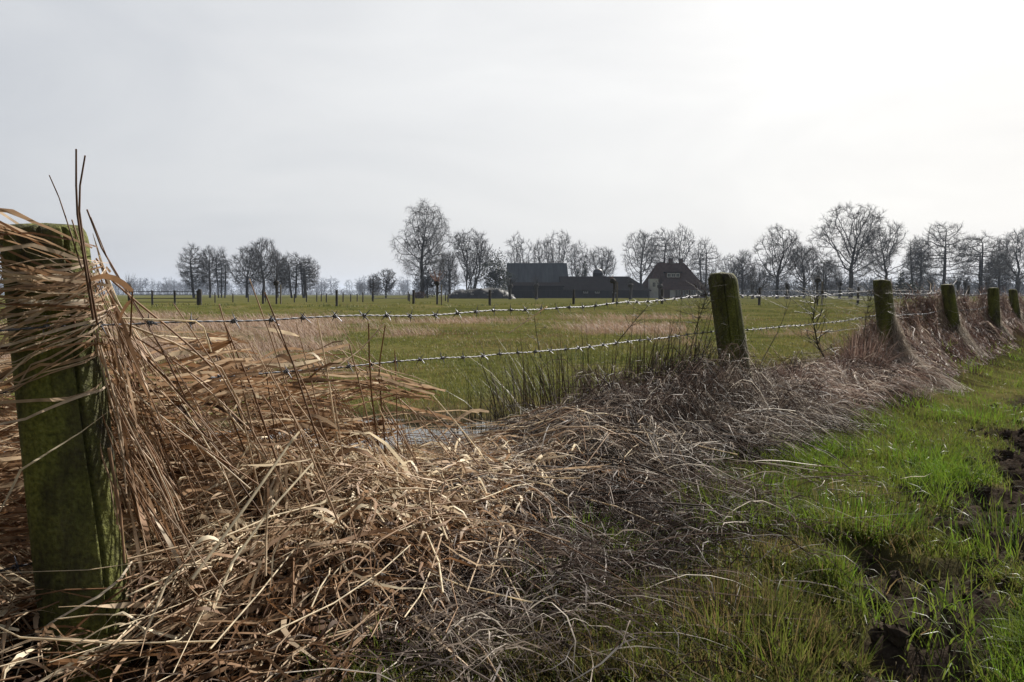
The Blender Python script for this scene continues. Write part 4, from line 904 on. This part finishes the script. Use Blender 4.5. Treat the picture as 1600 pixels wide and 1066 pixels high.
# evergreens, ivy, shrubs
def leafball(name, px, base, top, W, Yd, label, cat, seed, n=1500, leaf=.35, mat=None, shape=1.0, tint=.4):
    rg = np.random.default_rng(seed); c = at(px, base, Yd); z0 = float(G(c[0], Yd)); H = at(px, top, Yd)[2] - z0; Wm = W / F * Yd
    root = empty(name, (c[0], Yd, z0 - .05), label, cat)
    p = nrm(rg.normal(0, 1, (n, 3))) * (rg.random((n, 1)) ** .45); k = 1 + .6 * (fbm(np.arctan2(p[:, 1], p[:, 0]) * 2 + seed, p[:, 2] * 3, seed, 2) - .5) * 2
    p = p * k[:, None] * np.array([Wm / 2, Wm / 2, H * .5]); f = (p[:, 2] / H + .5); p[:, :2] *= np.clip(1.05 - shape * f, .08, 1)[:, None] if shape > 1e-3 and shape < .99 else 1
    p[:, 2] += H * .5; d = nrm(rg.normal(0, 1, (n, 3)) + nrm(p - np.array([0, 0, H * .4])) * .6); P = p[:, None] + d[:, None] * (np.linspace(-.5, .5, 3)[None, :, None] * leaf)
    P[:, :, 2] = np.maximum(P[:, :, 2], .02)
    strands('crown', [ribbons(P, np.tile(np.array([.3, 1, .1]) * leaf * .5, (n, 1)), np.clip(rg.normal(tint, .25, n), 0, 1))], mat or M_ever, root)
    st = np.array([[0, 0, 0], [0, 0, H * .3], [0, 0, H * .7]]); v, q, t = tubes(st[None], np.array([[.18, .14, .05]]), np.array([.5]), 6); link('trunk', mesh_q('trunk', v, q), M_bark, root)
leafball('evergreen_bush', 774, 467, 395, 52, 146, 'big dark evergreen bush left of the grey barn', 'bush', 1, 6500, .26, shape=.25)
leafball('evergreen_bush', 668, 467, 415, 44, 152, 'dark ivy-thick undergrowth at the foot of the tallest tree', 'bush', 2, 2600, .28, M_twig, shape=.35)
leafball('cypress_tree', 902, 467, 413, 8, 160, 'narrow dark cypress above the long barn roof, left of two', 'tree', 3, 500, .3, shape=.5)
leafball('cypress_tree', 914, 467, 402, 11, 162, 'taller narrow dark cypress left of the round silo', 'tree', 4, 700, .3, shape=.6)
leafball('ivy_stump', 1408, 466, 421, 12, 138, 'ivy-clad broken trunk behind the third post', 'tree stump', 5, 900, .3, shape=.2)
leafball('evergreen_bush', 1416, 467, 440, 44, 137, 'dark flat-topped bush around the ivy-clad trunk', 'bush', 6, 1500, .35, shape=0)
leafball('evergreen_bush', 1146, 467, 425, 26, 172, 'dark shrub right of the farmhouse', 'bush', 7, 700, .35, M_twig, shape=.3)
leafball('dry_bush', 655, 468, 455, 26, 142, 'russet brush heap at the foot of the tallest tree', 'bush', 8, 500, .3, M_russet, shape=.2)

# distant woods, one mass beyond the fields
protos = []
for i in range(7):
    tk, cr = tree_parts(11 + i * .6, 8 + (i % 3) * 2, ['oak', 'fan', 'alder', 'low', 'oak', 'fan', 'slim'][i], 700 + i, tmin=.035, natt=110, twl=1.5, ntw=2)
    protos.append(join(tk + [cr]))
parts = []
def wood(xa, xb, ya, yb, n, hs):
    for i in range(n):
        px = rng.uniform(xa, xb); Yd = rng.uniform(ya, yb); v, q, t = protos[rng.integers(7)]; a = rng.uniform(0, 6.28); k = hs * rng.uniform(.65, 1.1)
        c, s_a = math.cos(a), math.sin(a); w = v * k; x = (px - 800) / F * Yd
        parts.append((np.stack([w[:, 0] * c - w[:, 1] * s_a + x, w[:, 0] * s_a + w[:, 1] * c + Yd, w[:, 2] - .1], -1), q, t))
wood(-500, 700, 780, 1000, 330, 1.45); wood(1090, 2150, 380, 560, 110, 1.05); wood(560, 1110, 420, 560, 40, .9)
strands('distant_woods', parts, M_twig); tag(bpy.data.objects['distant_woods'], 'hazy line of far bare woodland along the horizon', 'woodland', kind='stuff')
n = 60000; Yd = np.where(rng.random(n) < .5, U(780, 1000, n), U(290, 420, n)); px = np.where(Yd > 450, U(-500, 1000, n), U(1080, 2150, n))
x = (px - 800) / F * Yd; z = rng.random(n) ** 1.3 * 5.2 * (.5 + fbm(x * .05, Yd * .05, 9, 2)); d = nrm(NRM(0, 1, (n, 3)) + np.array([0, 0, .8])); c = np.stack([x, Yd, z], -1)
z[Yd < 500] *= .6; P = c[:, None] + d[:, None] * np.linspace(-.9, .9, 3)[None, :, None]; P[:, :, 2] = np.maximum(P[:, :, 2], 0)
strands('distant_scrub', [ribbons(P, np.tile(np.array([.16, .34, .05]), (n, 1)), np.full(n, .5))], M_twig); tag(bpy.data.objects['distant_scrub'], 'far scrub under the horizon woodland', 'scrub', kind='stuff')

# ------------------------------------------------------------------ field fence, gate, poles
FG = 'dark posts of the far field fence'
def fpost(px, top, base, Yd, label, r=.07, group=FG, name='field_post'):
    c = at(px, base, Yd); z0 = float(G(c[0], Yd)); H = at(px, top, Yd)[2] - z0
    rg = np.random.default_rng(int(px)); a = np.arange(10) * 6.283 / 10
    zs = [-.3, 0, H * .5, H - .02, H, H]; rs = [1, 1.03, 1, .98, .86, .02]; V = [[math.cos(k) * r * s + rg.normal(0, .003) + .02 * z, math.sin(k) * r * s, z] for z, s in zip(zs, rs) for k in a]
    b = np.arange(5)[:, None] * 10; j = np.arange(10)[None]; j2 = (j + 1) % 10
    o = link(name, mesh_q(name, np.array(V), np.stack([b + j, b + j2, b + j2 + 10, b + j + 10], -1).reshape(-1, 4)), M_darkpost)
    o.location = (c[0], Yd, z0); return tag(o, label, 'field post', group)
FP = [(411, 454, 47, 'dark field post left of the copse pollard'), (526, 453, 45, 'lone dark field post right of the left copse'), (646, 453, 44, 'dark field post before the tallest tree'), (765, 453, 43, 'dark field post before the evergreen bush'),
      (896, 452, 43, 'dark field post before the long barn, left half'), (1034, 452, 43, 'dark field post before the farmhouse'), (1186, 450, 43, 'dark field post right of the second fence post'), (1340, 449, 44, 'dark field post just left of the third fence post'), (1512, 446, 46, 'dark field post above the straw right of the fourth fence post')]
tops = []
for px, top, Yd, lab in FP:
    o = fpost(px, top, 481, Yd, lab); tops.append(np.array(o.location) + np.array([0, 0, .95]))
SG = 'small far posts across the back of the field'
for i, px in enumerate([336, 364, 388, 415, 460, 479, 495, 502, 510, 536, 548, 558, 567, 583, 640, 696, 700]):
    fpost(px, 459 if i % 3 else 457, 474, 72 + (i % 4) * 4, 'small dark post of the far fence line at the back of the left field', .055, SG, 'far_post')
# thin smooth wire of the field fence
for zz, lab in ((0, 'upper thin wire of the far field fence'), (-.4, 'lower thin wire of the far field fence')):
    P = np.array([t + np.array([0, -.08, zz]) for t in tops]); o = strands('field_wire', [tubes(P[None], np.full((1, len(P)), .003), np.array([.5]), 4)], M_darkmetal); tag(o, lab, 'wire')
# steel rail gate at the left
gc = at(258, 478, 54); gz = float(G(gc[0], 54)); gate = empty('field_gate', (gc[0], 54, gz), 'dark rail fence panel with four bars at the left of the field', 'gate')
hw = 55 / F * 54
for i, dx in enumerate([-hw, -hw * .36, hw * .28, hw * .94]):
    v, q, t = tubes(np.array([[[dx, 0, -.2], [dx, 0, .5], [dx, 0, 1.0]]]), np.full((1, 3), .07 if i < 3 else .10), np.array([.5]), 8); link('gate_post', mesh_q('gate_post', v, q), M_darkpost, gate)
for z in (.22, .46, .70, .93):
    v, q, t = tubes(np.array([[[-hw, -.08, z], [0, -.085, z], [hw, -.08, z]]]), np.full((1, 3), .024), np.array([.5]), 6); link('rail', mesh_q('rail', v, q), M_darkmetal, gate)
fpost(312, 452, 478, 54, 'thick dark post at the right end of the rail gate', .14, name='gate_end_post', group='end posts of the field gates')
fpost(176, 455, 478, 55, 'thick dark post behind the near post, left of the rail gate', .14, name='gate_end_post', group='end posts of the field gates')
gc = at(610, 470, 92); g2 = empty('field_gate', (gc[0], 92, float(G(gc[0], 92))), 'pale thin far gate left of the tallest tree', 'gate'); hw = 28 / F * 92
for dx in (-hw, hw):
    v, q, t = tubes(np.array([[[dx, 0, -.2], [dx, 0, .5], [dx, 0, 1.1]]]), np.full((1, 3), .08), np.array([.5]), 8); link('gate_post', mesh_q('gate_post', v, q), M_darkpost, g2)
M_pale = plain('pale_galvanised', (.25, .26, .27), (.36, .37, .38), 5, .6, .3)
for z in (.3, .6, .9):
    v, q, t = tubes(np.array([[[-hw, 0, z], [0, 0, z], [hw, 0, z]]]), np.full((1, 3), .025), np.array([.5]), 6); link('rail', mesh_q('rail', v, q), M_pale, g2)
# pole with a cross piece
c = at(1286, 467, 120); pr = empty('nest_pole', (c[0], 120, float(G(c[0], 120))), 'thin tall pole with a flat crosspiece in front of the far trees', 'pole'); H = at(1286, 412, 120)[2]
v, q, t = tubes(np.array([[[0, 0, -.2], [0, 0, H * .5], [0, 0, H]]]), np.array([[.09, .08, .07]]), np.array([.5]), 8); link('pole', mesh_q('pole', v, q), M_darkpost, pr)
def box(x0, x1, y0, y1, z0, z1):
    v = [(x, y, z) for z in (z0, z1) for x, y in ((x0, y0), (x1, y0), (x1, y1), (x0, y1))]
    return v, [(0, 3, 2, 1), (4, 5, 6, 7), (0, 1, 5, 4), (1, 2, 6, 5), (2, 3, 7, 6), (3, 0, 4, 7)]
v, f = box(-.42, .42, -.3, .3, H, H + .16); poly('platform', v, f, M_darkpost, pr)

# ------------------------------------------------------------------ farm
M_wood = plain('tarred_boards', (.010, .010, .010), (.022, .02, .019), 1.2, .85, stretch=(4, 4, .3), spec=.05)
M_tile = plain('brown_roof_tiles', (.045, .024, .017), (.085, .046, .033), 2.2, .8, bump=.5, spec=.05)
M_darkroof = plain('dark_corrugated_roof', (.010, .009, .009), (.02, .0175, .017), 1.2, .75, stretch=(3, 1, .5), spec=.05)
M_sheet = plain('grey_roof_sheets', (.022, .027, .034), (.042, .049, .058), .7, .6, stretch=(2.5, .3, .3), spec=.05)
M_brick = plain('brown_brick', (.06, .036, .027), (.10, .062, .047), 3, .9, spec=.05)
M_white = plain('white_paint', (.30, .30, .30), (.42, .42, .41), 2, .6)
M_glass = plain('dark_window_glass', (.02, .023, .027), (.05, .055, .06), 1, .15, spec=.6)
def Xp(px, Yd): return (px - 800) / F * Yd
def Zp(py, Yd): return float(at(800, py, Yd)[2])
def gable(root, name_wall, name_roof, x0, x1, yf, yb, ze, zr, mw, mr, hip0=0, hip1=0, over=.3):
    """ridge along x, with hips pulled in by hip0/hip1"""
    v, f = box(x0, x1, yf, yb, -.2, ze); poly(name_wall, v, f, mw, root)
    ym = (yf + yb) / 2; o = over; sl = (zr - ze) / (ym - yf) * o
    a = [(x0 - o, yf - o, ze - sl), (x1 + o, yf - o, ze - sl), (x1 + o, yb + o, ze - sl), (x0 - o, yb + o, ze - sl), (x0 - o + hip0, ym, zr), (x1 + o - hip1, ym, zr)]
    b = [(x, y, z - .18) for x, y, z in a]
    if hip0 == 0: pass
    V = a + b; Fc = [(0, 1, 5, 4), (2, 3, 4, 5), (1, 2, 5), (3, 0, 4), (6, 10, 11, 7), (8, 11, 10, 9), (7, 11, 8), (9, 10, 6), (0, 6, 7, 1), (1, 7, 8, 2), (2, 8, 9, 3), (3, 9, 6, 0)]
    return poly(name_roof, V, Fc, mr, root)
def win(root, cx, cz, w, h, yf, name='window', mf=None):
    v, f = box(cx - w / 2, cx + w / 2, yf - .06, yf - .003, cz - h / 2, cz + h / 2); o = poly(name, v, f, mf or M_white, root)
    v, f = box(cx - w / 2 + .1, cx + w / 2 - .1, yf - .09, yf - .058, cz - h / 2 + .1, cz + h / 2 - .1); poly('pane', v, f, M_glass, o)
    v, f = box(cx - .03, cx + .03, yf - .11, yf - .088, cz - h / 2 + .1, cz + h / 2 - .1); poly('mullion', v, f, mf or M_white, o); return o
Yb = 150.0
# big barn with grey sheet roof
r = empty('grey_roofed_barn', (Xp(840, Yb + 4), Yb + 4, 0), 'big barn with a pale grey sheet roof above dark walls', 'barn'); w2 = 46 / F * (Yb + 4)
gable(r, 'wall', 'roof', -w2, w2, 0, 13, Zp(440, Yb + 4), Zp(411, Yb + 10), M_wood, M_sheet, over=.35)
v, f = box(-2.0, 1.2, -.07, -.004, 0, 2.7); poly('barn_door', v, f, M_darkroof, r)
v, q, t = tubes(np.array([[[-1.6, 6, 5.9], [-1.6, 6, 7.0], [-1.6, 6, 8.2]]]), np.full((1, 3), .07), np.array([.5]), 8); link('vent_pipe', mesh_q('vent_pipe', v, q), M_darkmetal, r)
# low black lean-to in front of it
r = empty('black_shed', (Xp(838, 147), 147, 0), 'low black timber shed in front of the grey-roofed barn', 'shed'); w2 = 42 / F * 147
gable(r, 'wall', 'roof', -w2, w2, 0, 3.4, Zp(446, 147), Zp(441, 147), M_wood, M_darkroof, over=.2)
v, f = box(-1.2, 1.0, -.06, -.003, 0, 1.9); poly('shed_door', v, f, M_darkroof, r)
# long dark barn
r = empty('long_dark_barn', (Xp(950, Yb), Yb, 0), 'long low dark barn with three small square windows', 'barn'); w2 = 64 / F * Yb
gable(r, 'wall', 'roof', -w2 - .8, w2, 0, 9, Zp(452, Yb), Zp(432, Yb + 4.5), M_wood, M_darkroof, hip1=3.6, over=.35)
for px in (915, 933, 960): win(r, Xp(px, Yb) - Xp(950, Yb), Zp(455.5, Yb), .85, .7, 0, mf=M_pale)
v, f = box(2.6, 4.6, -.07, -.004, 0, 1.6); poly('barn_door', v, f, M_darkroof, r)
# farmhouse
Yh = 154.0
r = empty('farmhouse', (Xp(1057, Yh), Yh, 0), 'brown tile-roofed farmhouse with dormer and two chimneys', 'house'); hw_ = 44 / F * Yh
ze, zr = Zp(449, Yh), Zp(411, Yh + 5)
gable(r, 'wall', 'roof', -hw_, hw_, 0, 10, ze, zr, M_brick, M_tile, hip0=2.9, hip1=3.4, over=.4)
zd = Zp(430.5, Yh + 2.2)
v, f = box(-1.9, 1.0, 1.2, 4.4, zd - .55, zd + .5); dm = poly('dormer', v, f, M_tile, r)
for cx in (-1.3, -.45, .4): win(dm, cx, zd, .75, .8, 1.2)
v, f = box(-2.1, 1.2, .95, 4.6, zd + .505, zd + .65); poly('dormer_roof', v, f, M_darkroof, dm)
for cx in (-.25, 1.75):
    v, f = box(cx - .35, cx + .35, 4.6, 5.3, zr - .6, zr + .75); ch = poly('chimney', v, f, M_brick, r)
    v, f = box(cx - .42, cx + .42, 4.53, 5.37, zr + .755, zr + .87); poly('chimney_cap', v, f, M_darkroof, ch)
for cx in (.2, 1.7, 3.2, 4.5): win(r, cx, Zp(457, Yh), 1.1, 1.25, 0)
v, f = box(-1.3, -.4, -.06, -.004, 0, 1.75); poly('door', v, f, M_white, r)
v, f = box(-hw_ - .05, -hw_ + 1.6, -1.6, -.02, 0, Zp(436, Yh)); ax = poly('gable_bay', v, f, M_white, r)
win(ax, -hw_ + .75, Zp(445, Yh), .7, 1.0, -1.6)
# silo
c = at(934, 467, 164); r = empty('silo', (c[0], 164, 0), 'round-topped dark silo behind the long barn', 'silo')
zt = Zp(420, 164); rs = 8 / F * 164; a = np.arange(24) * 6.283 / 24
prof = [(rs, 0), (rs, zt - rs * .9), (rs * .97, zt - rs * .6), (rs * .8, zt - rs * .25), (rs * .5, zt - .05), (.05, zt)]
V = np.array([[math.cos(k) * q_, math.sin(k) * q_, z] for q_, z in prof[:2] for k in a]); b = np.arange(1)[:, None] * 24; j = np.arange(24)[None]; j2 = (j + 1) % 24
link('silo_drum', mesh_q('silo_drum', V, np.stack([b + j, b + j2, b + j2 + 24, b + j + 24], -1).reshape(-1, 4)), M_darkroof, r)
V = np.array([[math.cos(k) * q_, math.sin(k) * q_, z] for q_, z in prof[1:] for k in a]); b = np.arange(4)[:, None] * 24
link('silo_dome', mesh_q('silo_dome', V, np.stack([b + j, b + j2, b + j2 + 24, b + j + 24], -1).reshape(-1, 4)), M_darkmetal, r)
# silage clamp under a black sheet weighted with tyres
Ys = 138.0; c = at(752, 467, Ys); sc = empty('silage_heap', (c[0], Ys, 0), 'low silage heap under dark sheeting dotted with pale weights', 'silage heap')
M_sheetblk = plain('black_sheeting', (.012, .013, .014), (.03, .031, .034), 2, .6)
nxs, nys = 50, 16; xs = np.linspace(-6, 6, nxs); ys = np.linspace(-2.2, 2.2, nys); XX, YY = np.meshgrid(xs, ys)
ZZ = 1.75 * np.clip(1 - (np.abs(XX) / 6) ** 4, 0, 1) * np.clip(1 - (np.abs(YY) / 2.2) ** 3, 0, 1) * (.8 + .4 * fbm(XX * .7, YY * .7, 5, 2)); i0 = (np.arange(nys - 1)[:, None] * nxs + np.arange(nxs - 1)[None]).ravel()
link('sheeting', mesh_q('sheeting', np.stack([XX, YY, ZZ], -1).reshape(-1, 3), np.stack([i0, i0 + 1, i0 + 1 + nxs, i0 + nxs], -1)), M_sheetblk, sc)
M_sack = plain('pale_sack', (.13, .13, .13), (.24, .24, .23), 3, .8)
wts = []
for i in range(48):
    x_, y_ = rng.uniform(-5.6, 5.6), rng.uniform(-2.0, .6); z_ = 1.75 * max(0, 1 - (abs(x_) / 6) ** 4) * max(0, 1 - (abs(y_) / 2.2) ** 3) * (.8 + .4 * float(fbm(np.array(x_ * .7), np.array(y_ * .7), 5, 2)))
    t_ = np.linspace(0, 6.283, 9); rr = rng.uniform(.13, .24); tl = rng.normal(0, .5)
    wts.append(tubes(np.stack([x_ + np.cos(t_) * rr, y_ + np.sin(t_) * rr * .8, z_ + .06 + np.sin(t_) * rr * .5], -1)[None], np.full((1, 9), .045), np.array([.5]), 5))
wo = strands('sheet_weights', wts, M_sack, sc); tag(wo, kind='stuff')

# ------------------------------------------------------------------ haze, sky, sun
m, N, L, out = newmat('haze_air')
v_ = N.new('ShaderNodeVolumePrincipled'); v_.inputs['Color'].default_value = (.66, .78, 1.0, 1); v_.inputs['Density'].default_value = .00021; v_.inputs['Anisotropy'].default_value = .2
L.new(v_.outputs[0], out.inputs['Volume'])
v, f = box(-2600, 2600, -300, 3300, -3, 34); hz = poly('haze', v, f, m); tag(hz, 'thin haze over the fields', None, None, 'stuff')

SUN_AZ, SUN_EL = R(36), R(38)
sdir = (math.sin(SUN_AZ) * math.cos(SUN_EL), math.cos(SUN_AZ) * math.cos(SUN_EL), math.sin(SUN_EL))
sl = bpy.data.lights.new('sun', 'SUN'); sl.energy = 5.0; sl.angle = R(.8); sl.color = (1, .94, .85); so = bpy.data.objects.new('sun', sl); col.objects.link(so)
so.rotation_euler = (R(90) - SUN_EL, 0, math.pi - SUN_AZ); so.location = (20, 30, 40)
import mathutils
so.rotation_euler = mathutils.Vector(sdir).to_track_quat('Z', 'Y').to_euler()
w = bpy.data.worlds.new('World'); scene.world = w; w.use_nodes = True; N = w.node_tree.nodes; L = w.node_tree.links; N.clear()
out = N.new('ShaderNodeOutputWorld'); bg = N.new('ShaderNodeBackground'); bg.inputs['Strength'].default_value = .056; L.new(bg.outputs[0], out.inputs[0])
sky = N.new('ShaderNodeTexSky'); sky.sky_type = 'NISHITA'; sky.sun_disc = False; sky.sun_elevation = SUN_EL; sky.sun_rotation = SUN_AZ; sky.dust_density = 4; sky.air_density = 1.2
tc = N.new('ShaderNodeTexCoord')
dot = N.new('ShaderNodeVectorMath'); dot.operation = 'DOT_PRODUCT'; L.new(tc.outputs['Generated'], dot.inputs[0]); dot.inputs[1].default_value = sdir
mp = N.new('ShaderNodeMapping'); mp.inputs['Scale'].default_value = (1.0, 1.0, 3.2); L.new(tc.outputs['Generated'], mp.inputs[0])
cn = N.new('ShaderNodeTexNoise'); cn.inputs['Scale'].default_value = 2.1; cn.inputs['Detail'].default_value = 6; cn.inputs['Roughness'].default_value = .55; cn.inputs['Distortion'].default_value = .6; L.new(mp.outputs[0], cn.inputs['Vector'])
nm = N.new('ShaderNodeMapRange'); nm.inputs['From Min'].default_value = .3; nm.inputs['From Max'].default_value = .7; nm.inputs['To Min'].default_value = -.11; nm.inputs['To Max'].default_value = .11; L.new(cn.outputs['Fac'], nm.inputs[0])
ad = N.new('ShaderNodeMath'); ad.operation = 'ADD'; L.new(dot.outputs['Value'], ad.inputs[0]); L.new(nm.outputs[0], ad.inputs[1])
mr = N.new('ShaderNodeMapRange'); mr.inputs['From Min'].default_value = -1; mr.inputs['From Max'].default_value = 1; L.new(ad.outputs[0], mr.inputs[0])
def D_(d): return (d + 1) / 2
cr = ramp(N, [(0, (1.3, 1.4, 1.65)), (D_(.1), (2.9, 3.05, 3.35)), (D_(.3), (5.7, 5.9, 6.3)), (D_(.5), (6.7, 6.85, 7.1)), (D_(.68), (7.6, 7.68, 7.8)), (D_(.85), (8.7, 8.75, 8.75)), (1, (9.8, 9.8, 9.7))])
L.new(mr.outputs[0], cr.inputs[0])
sep = N.new('ShaderNodeSeparateXYZ'); L.new(tc.outputs['Generated'], sep.inputs[0])
oh = N.new('ShaderNodeMapRange'); oh.interpolation_type = 'SMOOTHSTEP'; oh.inputs['From Min'].default_value = .42; oh.inputs['From Max'].default_value = .8; oh.inputs['To Min'].default_value = 1; oh.inputs['To Max'].default_value = .34
L.new(sep.outputs['Z'], oh.inputs[0])   # unseen sky overhead dimmed to weaken the ambient light
cl_ = N.new('ShaderNodeMix'); cl_.data_type = 'RGBA'; cl_.blend_type = 'MULTIPLY'; cl_.inputs['Factor'].default_value = 1; L.new(cr.outputs[0], cl_.inputs['A']); L.new(oh.outputs[0], cl_.inputs['B'])
mx = N.new('ShaderNodeMix'); mx.data_type = 'RGBA'; mx.inputs['Factor'].default_value = .9; L.new(sky.outputs[0], mx.inputs['A']); L.new(cl_.outputs['Result'], mx.inputs['B'])
L.new(mx.outputs['Result'], bg.inputs[0])

scene.view_settings.view_transform = 'Standard'; scene.view_settings.look = 'None'; scene.view_settings.exposure = .92; scene.view_settings.gamma = 1
scene.render.engine = 'CYCLES'; scene.cycles.use_denoising = True; scene.cycles.denoiser = 'OPENIMAGEDENOISE'; scene.cycles.denoising_input_passes = 'RGB_ALBEDO_NORMAL'; scene.cycles.denoising_prefilter = 'ACCURATE'
scene.cycles.max_bounces = 6; scene.cycles.diffuse_bounces = 3; scene.cycles.glossy_bounces = 2; scene.cycles.transmission_bounces = 4; scene.cycles.volume_bounces = 0; scene.cycles.transparent_max_bounces = 4
scene.cycles.sample_clamp_indirect = 4
